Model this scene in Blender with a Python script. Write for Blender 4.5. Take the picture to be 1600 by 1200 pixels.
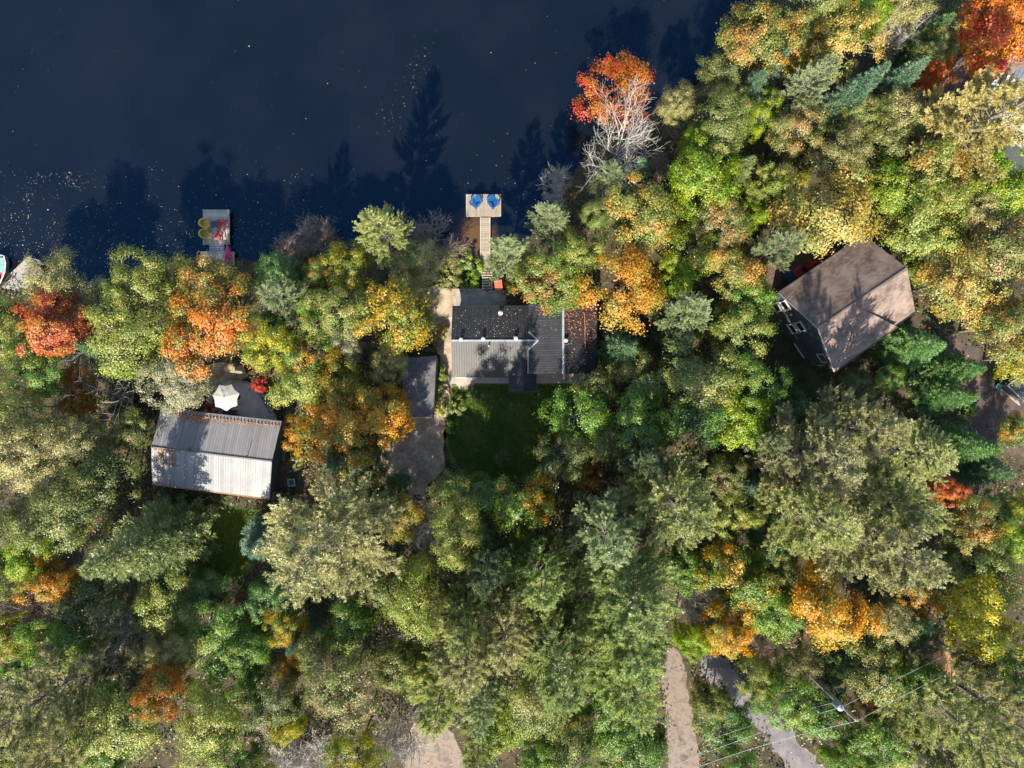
import bpy, math, random
import numpy as np
from mathutils import Vector, Matrix

# ------------------------------------------------------------------ camera, sky, sun, exposure
for o in list(bpy.data.objects):
    bpy.data.objects.remove(o)
SC = bpy.context.scene
COL = SC.collection
H = 62.0            # drone height above the lake, metres
K = 1111.0          # focal length in photo pixels (1600 wide)
G = 1.2             # level of the land around the cottages

cam = bpy.data.cameras.new('camera')
cam.sensor_width = 36.0
cam.lens = 36.0 * K / 1600.0
cam.clip_start = 0.5
cam.clip_end = 3000.0
camo = bpy.data.objects.new('camera', cam)
camo.location = (0, 0, H)
camo.rotation_euler = (0, 0, 0)
COL.objects.link(camo)
SC.camera = camo

SUN_DIR = Vector((0.19, 1.0, -0.87)).normalized()      # way the light travels
world = bpy.data.worlds.new("World")
SC.world = world
world.use_nodes = True
nt = world.node_tree
nt.nodes.clear()
sky = nt.nodes.new('ShaderNodeTexSky')
sky.sky_type = 'NISHITA'
sky.sun_disc = False
sky.sun_elevation = math.asin(-SUN_DIR.z)
sky.sun_rotation = math.atan2(-SUN_DIR.x, -SUN_DIR.y)
bg = nt.nodes.new('ShaderNodeBackground')
bg.inputs['Strength'].default_value = 0.12
wo = nt.nodes.new('ShaderNodeOutputWorld')
nt.links.new(sky.outputs[0], bg.inputs[0])
nt.links.new(bg.outputs[0], wo.inputs[0])

sun = bpy.data.lights.new('sun', 'SUN')
sun.energy = 5.0
sun.angle = math.radians(0.5)
sun.color = (1.0, 0.92, 0.78)
suno = bpy.data.objects.new('sun', sun)
suno.rotation_euler = SUN_DIR.to_track_quat('-Z', 'Y').to_euler()
suno.location = (-20, -80, 90)
COL.objects.link(suno)

SC.view_settings.view_transform = 'Standard'
SC.view_settings.look = 'None'
SC.view_settings.gamma = 1.0
SC.view_settings.use_curve_mapping = False
SC.view_settings.exposure = 1.42
SC.cycles.max_bounces = 6
SC.cycles.diffuse_bounces = 3
SC.cycles.transparent_max_bounces = 6

# ------------------------------------------------------------------ helpers
def at(px, py, z):
    """photo pixel (1600 x 1200) at a known height -> world point"""
    s = (H - z) / K
    return Vector(((px - 800) * s, (600 - py) * s, z))

def link(o, parent=None):
    COL.objects.link(o)
    if parent is not None:
        o.parent = parent
    return o

def tag(o, label=None, cat=None, group=None, kind=None):
    if label: o['label'] = label
    if cat: o['category'] = cat
    if group: o['group'] = group
    if kind: o['kind'] = kind
    return o

def empty(name, loc=(0, 0, 0), rz=0.0):
    o = bpy.data.objects.new(name, None)
    o.empty_display_size = 0.3
    o.location = loc
    o.rotation_euler = (0, 0, rz)
    return link(o)

def np_mesh(name, V, F, attr=None, smooth=False):
    """V (n,3); F (m,k) faces of one size; attr (m,3) per-face values"""
    me = bpy.data.meshes.new(name)
    V = np.asarray(V, np.float32); F = np.asarray(F, np.int32)
    m, k = F.shape
    me.vertices.add(len(V)); me.vertices.foreach_set('co', V.ravel())
    me.loops.add(m * k); me.loops.foreach_set('vertex_index', F.ravel())
    me.polygons.add(m); me.polygons.foreach_set('loop_start', np.arange(m, dtype=np.int32) * k)
    me.polygons.foreach_set('loop_total', np.full(m, k, np.int32))
    if smooth:
        me.polygons.foreach_set('use_smooth', np.ones(m, bool))
    if attr is not None:
        a = me.attributes.new('rnd', 'FLOAT_VECTOR', 'FACE')
        a.data.foreach_set('vector', np.asarray(attr, np.float32).ravel())
    me.update(calc_edges=True)
    return me

class MB:
    """collects shapes, builds them as one mesh"""
    def __init__(s): s.v = []; s.f = []
    def poly(s, pts):
        n = len(s.v); s.v += [tuple(p) for p in pts]; s.f.append(tuple(range(n, n + len(pts)))); return s
    def hexa(s, p):     # 8 points: bottom 4 ccw, top 4 ccw
        n = len(s.v); s.v += [tuple(q) for q in p]
        for f in ((3, 2, 1, 0), (4, 5, 6, 7), (0, 1, 5, 4), (1, 2, 6, 5), (2, 3, 7, 6), (3, 0, 4, 7)):
            s.f.append(tuple(n + i for i in f))
        return s
    def box(s, c, d, rz=0.0, tilt=0.0):
        M = Matrix.Translation(c) @ Matrix.Rotation(rz, 4, 'Z') @ Matrix.Rotation(tilt, 4, 'X')
        x, y, z = d[0] / 2, d[1] / 2, d[2] / 2
        return s.hexa([M @ Vector(q) for q in ((-x, -y, -z), (x, -y, -z), (x, y, -z), (-x, y, -z), (-x, -y, z), (x, -y, z), (x, y, z), (-x, y, z))])
    def prism(s, pts, thick):   # polygon (ccw from above) made solid downwards
        n = len(s.v); k = len(pts)
        s.v += [tuple(p) for p in pts] + [(p[0], p[1], p[2] - thick) for p in pts]
        s.f.append(tuple(range(n, n + k)))
        s.f.append(tuple(range(n + 2 * k - 1, n + k - 1, -1)))
        for i in range(k):
            j = (i + 1) % k
            s.f.append((n + i, n + k + i, n + k + j, n + j))
        return s
    def tube(s, pts, rad, n=6, cap=True):
        pts = [Vector(p) for p in pts]; base = len(s.v)
        for i, p in enumerate(pts):
            d = (pts[min(i + 1, len(pts) - 1)] - pts[max(i - 1, 0)])
            d = d.normalized() if d.length > 1e-6 else Vector((0, 0, 1))
            a = d.orthogonal().normalized(); b = d.cross(a)
            r = rad[i] if hasattr(rad, '__len__') else rad
            for k in range(n):
                t = 2 * math.pi * k / n
                s.v.append(tuple(p + (a * math.cos(t) + b * math.sin(t)) * r))
        for i in range(len(pts) - 1):
            for k in range(n):
                k2 = (k + 1) % n
                s.f.append((base + i * n + k, base + i * n + k2, base + (i + 1) * n + k2, base + (i + 1) * n + k))
        if cap:
            s.f.append(tuple(base + k for k in range(n - 1, -1, -1)))
            s.f.append(tuple(base + (len(pts) - 1) * n + k for k in range(n)))
        return s
    def mesh(s, name):
        me = bpy.data.meshes.new(name); me.from_pydata(s.v, [], s.f); me.update(); return me
    def build(s, name, m, parent=None, loc=None, smooth=False):
        me = s.mesh(name)
        if m: me.materials.append(m)
        if smooth: me.polygons.foreach_set('use_smooth', [True] * len(me.polygons))
        o = bpy.data.objects.new(name, me)
        if loc is not None: o.location = loc
        return link(o, parent)

def obj(name, me, m=None, parent=None):
    if m is not None and len(me.materials) == 0: me.materials.append(m)
    return link(bpy.data.objects.new(name, me), parent)

# ------------------------------------------------------------------ materials
def new_mat(name):
    m = bpy.data.materials.new(name); m.use_nodes = True
    m.node_tree.nodes.clear()
    return m, m.node_tree.nodes, m.node_tree.links

def ramp(N, stops):
    r = N.new('ShaderNodeValToRGB')
    e = r.color_ramp.elements
    while len(e) < len(stops): e.new(0.5)
    for i, (p, c) in enumerate(stops):
        e[i].position = p; e[i].color = (c[0], c[1], c[2], 1)
    return r

def pmat(name, a, b=None, scale=4.0, rough=0.7, metal=0.0, bump=0.0, bscale=None, spec=0.4, stretch=None, c=None):
    """two or three tone weathered surface"""
    m, N, L = new_mat(name)
    out = N.new('ShaderNodeOutputMaterial'); p = N.new('ShaderNodeBsdfPrincipled')
    L.new(p.outputs[0], out.inputs[0])
    p.inputs['Roughness'].default_value = rough; p.inputs['Metallic'].default_value = metal
    p.inputs['Specular IOR Level'].default_value = spec
    tc = N.new('ShaderNodeTexCoord'); mp = N.new('ShaderNodeMapping')
    L.new(tc.outputs['Object'], mp.inputs[0])
    if stretch: mp.inputs['Scale'].default_value = stretch
    n = N.new('ShaderNodeTexNoise'); n.inputs['Scale'].default_value = scale; n.inputs['Detail'].default_value = 7
    n.inputs['Roughness'].default_value = 0.65
    L.new(mp.outputs[0], n.inputs[0])
    b = b or a
    st = [(0.36, a), (0.64, b)] if c is None else [(0.3, a), (0.52, b), (0.7, c)]
    r = ramp(N, st); L.new(n.outputs['Fac'], r.inputs[0])
    oi = N.new('ShaderNodeObjectInfo')
    hv = N.new('ShaderNodeHueSaturation'); mr = N.new('ShaderNodeMapRange')
    mr.inputs['To Min'].default_value = 0.86; mr.inputs['To Max'].default_value = 1.14
    L.new(oi.outputs['Random'], mr.inputs[0]); L.new(mr.outputs[0], hv.inputs['Value'])
    L.new(r.outputs[0], hv.inputs['Color']); L.new(hv.outputs[0], p.inputs['Base Color'])
    if bump:
        bn = N.new('ShaderNodeTexNoise'); bn.inputs['Scale'].default_value = bscale or scale * 5; bn.inputs['Detail'].default_value = 5
        L.new(mp.outputs[0], bn.inputs[0])
        bb = N.new('ShaderNodeBump'); bb.inputs['Strength'].default_value = bump; bb.inputs['Distance'].default_value = 0.05
        L.new(bn.outputs['Fac'], bb.inputs['Height']); L.new(bb.outputs[0], p.inputs['Normal'])
    return m

_leaf = {}
def leaf_mat(pal):
    if pal in _leaf: return _leaf[pal]
    A, B, f, tr = PAL[pal]
    m, N, L = new_mat('foliage_' + pal)
    out = N.new('ShaderNodeOutputMaterial')
    at_ = N.new('ShaderNodeAttribute'); at_.attribute_name = 'rnd'
    sep = N.new('ShaderNodeSeparateXYZ'); L.new(at_.outputs['Vector'], sep.inputs[0])
    oi = N.new('ShaderNodeObjectInfo')
    tc = N.new('ShaderNodeTexCoord')
    off = N.new('ShaderNodeVectorMath'); off.operation = 'ADD'
    sc_ = N.new('ShaderNodeVectorMath'); sc_.operation = 'SCALE'; sc_.inputs[0].default_value = (31, 17, 23)
    L.new(oi.outputs['Random'], sc_.inputs['Scale'])
    L.new(tc.outputs['Object'], off.inputs[0]); L.new(sc_.outputs[0], off.inputs[1])
    no = N.new('ShaderNodeTexNoise'); no.inputs['Scale'].default_value = 0.45; no.inputs['Detail'].default_value = 2
    L.new(off.outputs[0], no.inputs[0])
    # accent: patches of the crown plus single sprays and leaves
    s1 = N.new('ShaderNodeMath'); s1.operation = 'MULTIPLY_ADD'; s1.inputs[1].default_value = 1.5; s1.inputs[2].default_value = -0.75 + 0.0
    L.new(no.outputs['Fac'], s1.inputs[0])
    s2 = N.new('ShaderNodeMath'); s2.operation = 'MULTIPLY_ADD'; s2.inputs[1].default_value = 0.55
    L.new(sep.outputs['Y'], s2.inputs[0]); L.new(s1.outputs[0], s2.inputs[2])
    s3 = N.new('ShaderNodeMath'); s3.operation = 'MULTIPLY_ADD'; s3.inputs[1].default_value = 0.30
    L.new(sep.outputs['X'], s3.inputs[0]); L.new(s2.outputs[0], s3.inputs[2])
    mr = N.new('ShaderNodeMapRange'); mr.clamp = True
    mid = 0.42 + (0.5 - f) * 0.9
    mr.inputs['From Min'].default_value = mid - 0.13; mr.inputs['From Max'].default_value = mid + 0.13
    L.new(s3.outputs[0], mr.inputs[0])
    mx = N.new('ShaderNodeMix'); mx.data_type = 'RGBA'
    mx.inputs[6].default_value = (*A, 1); mx.inputs[7].default_value = (*B, 1)
    L.new(mr.outputs[0], mx.inputs[0])
    hv = N.new('ShaderNodeHueSaturation')
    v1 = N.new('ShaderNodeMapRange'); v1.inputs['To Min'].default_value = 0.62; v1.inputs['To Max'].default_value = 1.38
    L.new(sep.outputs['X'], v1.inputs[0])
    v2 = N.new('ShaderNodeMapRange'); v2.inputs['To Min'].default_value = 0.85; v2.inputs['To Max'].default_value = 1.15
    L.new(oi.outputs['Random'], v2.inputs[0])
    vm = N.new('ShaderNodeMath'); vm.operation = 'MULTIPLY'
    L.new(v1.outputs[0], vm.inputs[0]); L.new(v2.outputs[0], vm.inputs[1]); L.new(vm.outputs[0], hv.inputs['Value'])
    h1 = N.new('ShaderNodeMapRange'); h1.inputs['To Min'].default_value = 0.488; h1.inputs['To Max'].default_value = 0.512
    L.new(sep.outputs['Z'], h1.inputs[0]); L.new(h1.outputs[0], hv.inputs['Hue'])
    hv.inputs['Saturation'].default_value = 1.08
    L.new(mx.outputs[2], hv.inputs['Color'])
    d = N.new('ShaderNodeBsdfDiffuse'); t = N.new('ShaderNodeBsdfTranslucent'); g = N.new('ShaderNodeBsdfGlossy')
    g.inputs['Roughness'].default_value = 0.5
    g.inputs['Color'].default_value = (1, 1, 1, 1)
    L.new(hv.outputs[0], d.inputs[0]); L.new(hv.outputs[0], t.inputs[0])
    m1 = N.new('ShaderNodeMixShader'); m1.inputs[0].default_value = min(.5, tr + .06)
    L.new(d.outputs[0], m1.inputs[1]); L.new(t.outputs[0], m1.inputs[2])
    m2 = N.new('ShaderNodeMixShader'); m2.inputs[0].default_value = 0.085 if pal.startswith('pine') else 0.035
    L.new(m1.outputs[0], m2.inputs[1]); L.new(g.outputs[0], m2.inputs[2])
    L.new(m2.outputs[0], out.inputs[0])
    _leaf[pal] = m
    return m

# palette: main leaf colour, second colour, share of the second, translucency
PAL = {
 'lime':    ((.16, .27, .020), (.28, .33, .03), .45, .38),
 'green': ((.105, .205, .03), (.19, .255, .035), .35, .34),
 'darkgreen': ((.06, .13, .03), (.105, .18, .035), .3, .28),
 'yellowgreen': ((.18, .24, .03), (.35, .30, .035), .45, .38),
 'olive':   ((.145, .185, .045), (.25, .245, .065), .4, .32),
 'darkolive': ((.095, .125, .030), (.17, .16, .04), .35, .3),
 'limeolive': ((.19, .24, .045), (.30, .31, .07), .45, .34),
 'tan':     ((.24, .235, .085), (.34, .30, .12), .45, .3),
 'grey':    ((.22, .22, .12), (.29, .28, .165), .5, .25),
 'brown':   ((.19, .15, .06), (.14, .17, .045), .45, .28),
 'olivepink': ((.17, .19, .05), (.34, .21, .085), .4, .32),
 'olivered': ((.13, .18, .03), (.36, .14, .04), .28, .32),
 'oliveorange': ((.18, .21, .045), (.40, .22, .055), .38, .34),
 'greenorange': ((.12, .20, .03), (.48, .24, .035), .36, .34),
 'gold': ((.19, .235, .035), (.44, .29, .04), .46, .36),
 'yellow':  ((.28, .29, .02), (.44, .38, .02), .5, .4),
 'goldtan': ((.24, .245, .06), (.43, .29, .075), .46, .34),
 'orange': ((.22, .215, .035), (.49, .225, .03), .52, .36),
 'brightorange': ((.29, .255, .045), (.53, .25, .035), .52, .36),
 'orangered': ((.19, .195, .035), (.47, .165, .035), .56, .35),
 'redorange': ((.52, .21, .035), (.50, .07, .045), .42, .36),
 'redpink': ((.50, .21, .05), (.47, .125, .065), .55, .32),
 'red':     ((.36, .07, .03), (.46, .04, .04), .5, .35),
 'rust':    ((.26, .12, .035), (.34, .16, .035), .5, .3),
 'pine': ((.28, .32, .10), (.42, .435, .16), .5, .38),
 'pinegreen': ((.23, .305, .085), (.36, .41, .14), .5, .38),
 'pinetan': ((.30, .295, .12), (.42, .40, .18), .5, .38),
 'pinegold': ((.38, .32, .10), (.48, .41, .145), .5, .3),
 'pinesage': ((.26, .32, .145), (.38, .42, .21), .5, .38),
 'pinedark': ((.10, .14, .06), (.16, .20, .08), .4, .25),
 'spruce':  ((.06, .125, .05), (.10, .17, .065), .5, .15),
 'spruceteal': ((.08, .155, .09), (.14, .22, .125), .5, .15),
 'sprucegreen': ((.09, .19, .055), (.15, .26, .08), .5, .18),
 'sprucegrey': ((.15, .19, .07), (.24, .265, .10), .5, .15),
}
M = {}
M['bark'] = pmat('bark', (.10, .085, .07), (.22, .20, .17), 6, .9, bump=.4)
M['pale_bark'] = pmat('pale_bark', (.20, .185, .165), (.32, .30, .27), 5, .85)
M['twig'] = pmat('twig', (.20, .15, .115), (.34, .27, .21), 3, .85)
M['grey_twig'] = pmat('grey_twig', (.30, .265, .24), (.46, .42, .385), 3, .85)
M['weathered_wood'] = pmat('weathered_wood', (.29, .255, .21), (.45, .40, .335), 3, .85, bump=.3, stretch=(6, 1, 1))
M['fresh_wood'] = pmat('fresh_wood', (.20, .165, .125), (.30, .255, .20), 3, .8, bump=.3, stretch=(6, 1, 1))
M['grey_wood'] = pmat('grey_wood', (.20, .185, .165), (.31, .285, .25), 3, .85, bump=.3, stretch=(1, 6, 1))
M['brown_deck'] = pmat('brown_deck', (.07, .04, .03), (.12, .07, .05), 3, .7)
M['concrete'] = pmat('concrete', (.17, .155, .135), (.28, .255, .22), 1.4, .85, bump=.15)
M['pale_concrete'] = pmat('pale_concrete', (.20, .18, .155), (.30, .275, .235), 1.2, .85, bump=.15)
M['charcoal_metal'] = pmat('charcoal_metal', (.020, .0205, .0225), (.031, .031, .033), 1.3, .5, spec=.3)
M['grey_cap'] = pmat('grey_cap', (.22, .23, .25), (.30, .31, .33), 2, .4, metal=.2)
M['white_metal'] = pmat('white_metal', (.175, .174, .178), (.225, .223, .225), .8, .5, spec=.3)
M['rusty_debris'] = pmat('rusty_debris', (.20, .09, .04), (.33, .15, .06), 8, .9)
M['dark_siding'] = pmat('dark_siding', (.045, .055, .058), (.07, .08, .082), 2, .7)
M['tan_siding'] = pmat('tan_siding', (.28, .23, .17), (.36, .31, .23), 2, .75)
M['white_paint'] = pmat('white_paint', (.40, .40, .395), (.48, .48, .475), 3, .45)
M['canvas'] = pmat('canvas', (.30, .29, .27), (.37, .36, .335), 2, .85)
M['dark_glass'] = pmat('dark_glass', (.012, .015, .018), (.02, .024, .028), 2, .08, spec=.6)
M['black_plastic'] = pmat('black_plastic', (.014, .015, .017), (.03, .03, .034), 4, .5)
M['dark_table'] = pmat('dark_table', (.03, .045, .075), (.045, .06, .095), 4, .5)
M['yellow_plastic'] = pmat('yellow_plastic', (.42, .28, .03), (.50, .34, .045), 5, .5)
M['red_plastic'] = pmat('red_plastic', (.38, .03, .035), (.46, .05, .055), 5, .5)
M['blue_plastic'] = pmat('blue_plastic', (.004, .055, .17), (.007, .08, .23), 5, .5)
M['pink_plastic'] = pmat('pink_plastic', (.45, .02, .10), (.52, .035, .13), 3, .4)
M['terracotta'] = pmat('terracotta', (.34, .085, .045), (.42, .12, .06), 4, .6)
M['maroon'] = pmat('maroon', (.22, .02, .025), (.30, .03, .035), 4, .6)
M['teal_plastic'] = pmat('teal_plastic', (.05, .34, .28), (.10, .45, .36), 4, .5)
M['pale_teal'] = pmat('pale_teal', (.09, .20, .185), (.15, .27, .25), 4, .5)
M['stone'] = pmat('stone', (.18, .17, .16), (.32, .305, .29), 3, .9, bump=.6)
M['aluminium'] = pmat('aluminium', (.22, .225, .23), (.30, .305, .31), 3, .4, metal=.5)
M['asphalt_roof'] = pmat('asphalt_roof', (.055, .055, .06), (.115, .112, .115), 1.6, .9, bump=.25, bscale=30)
M['pole_wood'] = pmat('pole_wood', (.20, .17, .14), (.30, .265, .22), 3, .85)
M['pale_grey_metal'] = pmat('pale_grey_metal', (.19, .215, .25), (.25, .275, .31), 1, .5)
M['mid_grey_metal'] = pmat('mid_grey_metal', (.20, .20, .215), (.27, .27, .285), 1.2, .5, metal=.2)
M['wire'] = pmat('wire', (.40, .40, .40), (.50, .50, .50), 2, .4, metal=.3)
M['flower_pink'] = pmat('flower_pink', (.45, .08, .20), (.55, .13, .28), 8, .7)

M['terrace_paving'] = pmat('terrace_paving', (.34, .30, .24), (.50, .45, .365), 1.2, .85, bump=.2)
# ------------------------------------------------------------------ terrain, lake, ground sheets
SHORE = [(-1500, 560), (-300, 440), (-60, 418), (20, 428), (70, 440), (140, 446), (185, 432), (250, 415), (300, 404), (370, 404),
         (420, 415), (470, 388), (540, 392), (600, 398), (650, 412), (700, 424), (745, 430), (800, 400), (845, 352), (880, 300),
         (920, 235), (975, 196), (1030, 165), (1075, 150), (1105, 115), (1140, 60), (1185, 5), (1260, -120), (1500, -900)]
shore = np.array([at(x, y, 0)[:2] for x, y in SHORE])

def shore_dist(P):
    """signed distance to the waterline, positive on land"""
    P = np.asarray(P, float)
    best = np.full(len(P), 1e9); sign = np.ones(len(P))
    for a, b in zip(shore[:-1], shore[1:]):
        d = b - a; t = np.clip(((P - a) @ d) / (d @ d), 0, 1)
        q = a + t[:, None] * d
        ds = np.hypot(*(P - q).T)
        cr = d[0] * (P[:, 1] - a[1]) - d[1] * (P[:, 0] - a[0])
        m = ds < best
        best[m] = ds[m]; sign[m] = np.where(cr[m] < 0, 1, -1)
    # even-odd test on the polyline closed below for a robust sign
    poly = np.vstack([shore, [[shore[-1, 0] + 900, -1500], [-1500, -1500]]])
    ins = np.zeros(len(P), bool); j = len(poly) - 1
    for i in range(len(poly)):
        xi, yi = poly[i]; xj, yj = poly[j]
        c = ((yi > P[:, 1]) != (yj > P[:, 1])) & (P[:, 0] < (xj - xi) * (P[:, 1] - yi) / (yj - yi + 1e-12) + xi)
        ins ^= c; j = i
    return np.where(ins, best, -best)

def ground_z(P):
    d = shore_dist(P)
    return np.where(d > 0, np.minimum(G, 0.42 * d), np.maximum(-2.2, 0.22 * d))

def gz(x, y): return float(ground_z([[x, y]])[0])

xs = np.concatenate([[-900, -400, -200, -120, -80], np.arange(-60, 60.1, 0.75), [80, 120, 200, 400, 900]])
ys = np.concatenate([[-900, -400, -200, -120, -70], np.arange(-45, 45.1, 0.75), [60, 80, 120, 200, 400, 900]])
gx, gy = np.meshgrid(xs, ys)
P2 = np.c_[gx.ravel(), gy.ravel()]
Z = ground_z(P2)
nx, ny = len(xs), len(ys)
idx = np.arange(nx * ny).reshape(ny, nx)
F = np.c_[idx[:-1, :-1].ravel(), idx[:-1, 1:].ravel(), idx[1:, 1:].ravel(), idx[1:, :-1].ravel()]
soil = pmat('forest_floor', (.018, .016, .009), (.045, .036, .018), 0.9, .95, bump=.6, bscale=9, c=(.085, .055, .028))
ground = obj('ground', np_mesh('ground', np.c_[P2, Z], F, smooth=True), soil)
tag(ground, 'dark leaf littered forest floor under the trees', kind='structure')

def lake_mat():
    m, N, L = new_mat('lake_water')
    out = N.new('ShaderNodeOutputMaterial'); p = N.new('ShaderNodeBsdfPrincipled')
    tc = N.new('ShaderNodeTexCoord')
    n0 = N.new('ShaderNodeTexNoise'); n0.inputs['Scale'].default_value = 0.12; n0.inputs['Detail'].default_value = 4
    L.new(tc.outputs['Object'], n0.inputs[0])
    r = ramp(N, [(.32, (.0026, .0040, .0058)), (.68, (.0052, .0066, .0086))]); L.new(n0.outputs['Fac'], r.inputs[0])
    # tea-coloured shallows over the sand, where the lake bed comes up (stored per vertex as depth)
    at_ = N.new('ShaderNodeAttribute'); at_.attribute_name = 'depth'
    nn = N.new('ShaderNodeTexNoise'); nn.inputs['Scale'].default_value = 1.1; nn.inputs['Detail'].default_value = 6
    L.new(tc.outputs['Object'], nn.inputs[0])
    ad = N.new('ShaderNodeMath'); ad.operation = 'MULTIPLY_ADD'; ad.inputs[1].default_value = 0.7
    L.new(nn.outputs['Fac'], ad.inputs[0]); L.new(at_.outputs['Fac'], ad.inputs[2])
    mr = N.new('ShaderNodeMapRange'); mr.inputs['From Min'].default_value = 0.55; mr.inputs['From Max'].default_value = 1.15
    mr.inputs['To Min'].default_value = 1; mr.inputs['To Max'].default_value = 0
    L.new(ad.outputs[0], mr.inputs[0])
    mx = N.new('ShaderNodeMix'); mx.data_type = 'RGBA'
    L.new(mr.outputs[0], mx.inputs[0]); L.new(r.outputs[0], mx.inputs[6]); mx.inputs[7].default_value = (.080, .042, .013, 1)
    L.new(mx.outputs[2], p.inputs['Base Color'])
    p.inputs['Roughness'].default_value = 0.06; p.inputs['IOR'].default_value = 1.34; p.inputs['Specular IOR Level'].default_value = 1.0; p.inputs['Specular Tint'].default_value = (.12, .55, 1.0, 1)
    w = N.new('ShaderNodeTexNoise'); w.inputs['Scale'].default_value = 2.2; w.inputs['Detail'].default_value = 5
    mp = N.new('ShaderNodeMapping'); mp.inputs['Scale'].default_value = (1, 1.8, 1)
    L.new(tc.outputs['Object'], mp.inputs[0]); L.new(mp.outputs[0], w.inputs[0])
    b = N.new('ShaderNodeBump'); b.inputs['Strength'].default_value = 0.4; b.inputs['Distance'].default_value = 0.06
    L.new(w.outputs['Fac'], b.inputs['Height']); L.new(b.outputs[0], p.inputs['Normal'])
    L.new(p.outputs[0], out.inputs[0])
    return m
me = np_mesh('lake_water', np.c_[P2, np.zeros(len(P2))], F)
a = me.attributes.new('depth', 'FLOAT', 'POINT')
dd = -shore_dist(P2)
# the sandy shelf lies left of the blue-chair dock
sx, sy = at(738, 372, 0)[:2]
shelf = np.exp(-(((P2[:, 0] - sx) / 2.2) ** 2 + ((P2[:, 1] - sy) / 2.6) ** 2))
a.data.foreach_set('value', np.clip(1.15 - 1.1 * shelf - 0.28 * np.exp(-np.clip(dd, 0, 9) / 1.2), 0.0, 2).astype(np.float32))
lake = obj('lake_water', me, lake_mat())
tag(lake, 'dark still lake water', kind='structure')

def smooth_poly(pts, z, jit=0.12, seed=0, step=0.5):
    rnd = random.Random(seed); out = []
    W = [at(x, y, z) for x, y in pts]
    n = len(W)
    for i in range(n):
        p0, p1, p2, p3 = W[i - 1], W[i], W[(i + 1) % n], W[(i + 2) % n]
        k = max(1, int((p2 - p1).length / step))
        for s in range(k):
            t = s / k
            q = 0.5 * ((2 * p1) + (p2 - p0) * t + (2 * p0 - 5 * p1 + 4 * p2 - p3) * t * t + (3 * p1 - p0 - 3 * p2 + p3) * t ** 3) if jit > 0 else p1.lerp(p2, t)
            out.append(Vector((q.x + rnd.uniform(-jit, jit), q.y + rnd.uniform(-jit, jit), z)))
    return out

CLEAR = []          # places kept free of undergrowth (world polygons)
def sheet(name, pts, z, m, label, jit=.12, clear=True):
    P = smooth_poly(pts, z, jit, seed=len(CLEAR))
    o = MB().poly(P if sum((P[i].x * P[(i + 1) % len(P)].y - P[(i + 1) % len(P)].x * P[i].y) for i in range(len(P))) > 0 else P[::-1]).build(name, m)
    tag(o, label, kind='structure')
    if clear: CLEAR.append([(p.x, p.y) for p in P])
    return o
gravel = pmat('gravel', (.14, .108, .08), (.28, .215, .155), 1.3, .95, bump=1.0, bscale=24, c=(.42, .33, .24))
sand = pmat('sandy_track', (.085, .063, .047), (.215, .172, .14), 1.3, .95, bump=.8, bscale=16, c=(.15, .10, .06))
tar = pmat('old_asphalt', (.09, .082, .084), (.155, .142, .146), .8, .9, bump=.4, bscale=26)
needles = pmat('pine_needle_litter', (.22, .11, .04), (.38, .20, .075), 1.3, .95, bump=.6, bscale=20)
tan_soil = pmat('bare_tan_soil', (.17, .13, .085), (.36, .285, .20), 1.0, .95, bump=.6, bscale=18)
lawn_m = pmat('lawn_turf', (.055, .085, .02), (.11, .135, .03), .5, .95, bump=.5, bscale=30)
leafy = pmat('leafy_soil', (.030, .022, .020), (.075, .054, .046), 1.2, .95, bump=.7, bscale=14, c=(.13, .075, .035))
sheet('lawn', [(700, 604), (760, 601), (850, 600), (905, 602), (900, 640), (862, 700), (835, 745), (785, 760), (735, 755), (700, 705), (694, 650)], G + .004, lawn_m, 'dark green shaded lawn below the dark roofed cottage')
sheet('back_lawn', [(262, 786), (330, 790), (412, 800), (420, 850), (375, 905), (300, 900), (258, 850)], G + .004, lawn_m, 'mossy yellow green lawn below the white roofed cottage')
sheet('driveway', [(603, 652), (640, 640), (692, 648), (702, 655), (694, 700), (690, 735), (655, 775), (640, 772), (600, 735), (592, 690)], G + .004, gravel, 'grey brown gravel driveway with tyre worn patches', jit=0.3)
sheet('footpath', [(706, 470), (690, 540), (688, 580), (690, 610), (690, 650), (704, 650), (706, 604), (709, 560), (712, 480)], G + .008, gravel, 'narrow gravel footpath along the dark roofed cottage')
sheet('yard', [(650, 452), (712, 452), (714, 480), (710, 560), (690, 560), (668, 520), (655, 490)], G + .004, tan_soil, 'sunny bare tan soil beside the dark roofed cottage')
sheet('patio', [(712, 454), (790, 454), (790, 482), (712, 482)], G + .012, M['concrete'], 'grey concrete patio in shade behind the dark roofed cottage', jit=0)
sheet('front_walk', [(704, 584), (930, 580), (930, 599), (742, 599), (728, 612), (722, 612), (712, 600), (704, 600)], G + .012, M['pale_concrete'], 'pale front walk along the dark roofed cottage', jit=0)
sheet('fire_circle', [(318, 572), (345, 566), (380, 572), (388, 588), (360, 603), (330, 606), (318, 592)], G + .004, pmat('dry_grass_soil', (.20, .145, .085), (.42, .33, .215), 1.2, .95, bump=.6, bscale=18), 'tan leaf covered clearing beside the umbrella terrace')
sheet('side_yard', [(436, 690), (470, 690), (478, 745), (476, 790), (430, 800), (424, 770)], G + .004, leafy, 'brown leafy strip beside the white roofed cottage')
sheet('right_driveway', [(1476, 520), (1530, 545), (1545, 590), (1600, 620), (1680, 640), (1680, 720), (1600, 715), (1540, 690), (1485, 650), (1500, 590), (1480, 560)], G + .004, leafy, 'leaf strewn brown driveway right of the brown shingled house', jit=0.28)
sheet('sandy_road', [(1026, 1020), (1062, 1020), (1074, 1080), (1086, 1140), (1098, 1200), (1112, 1290), (1040, 1290), (1044, 1200), (1042, 1140), (1034, 1080)], G + .004, sand, 'pale sandy track leaving the picture at the bottom', jit=.2)
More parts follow.
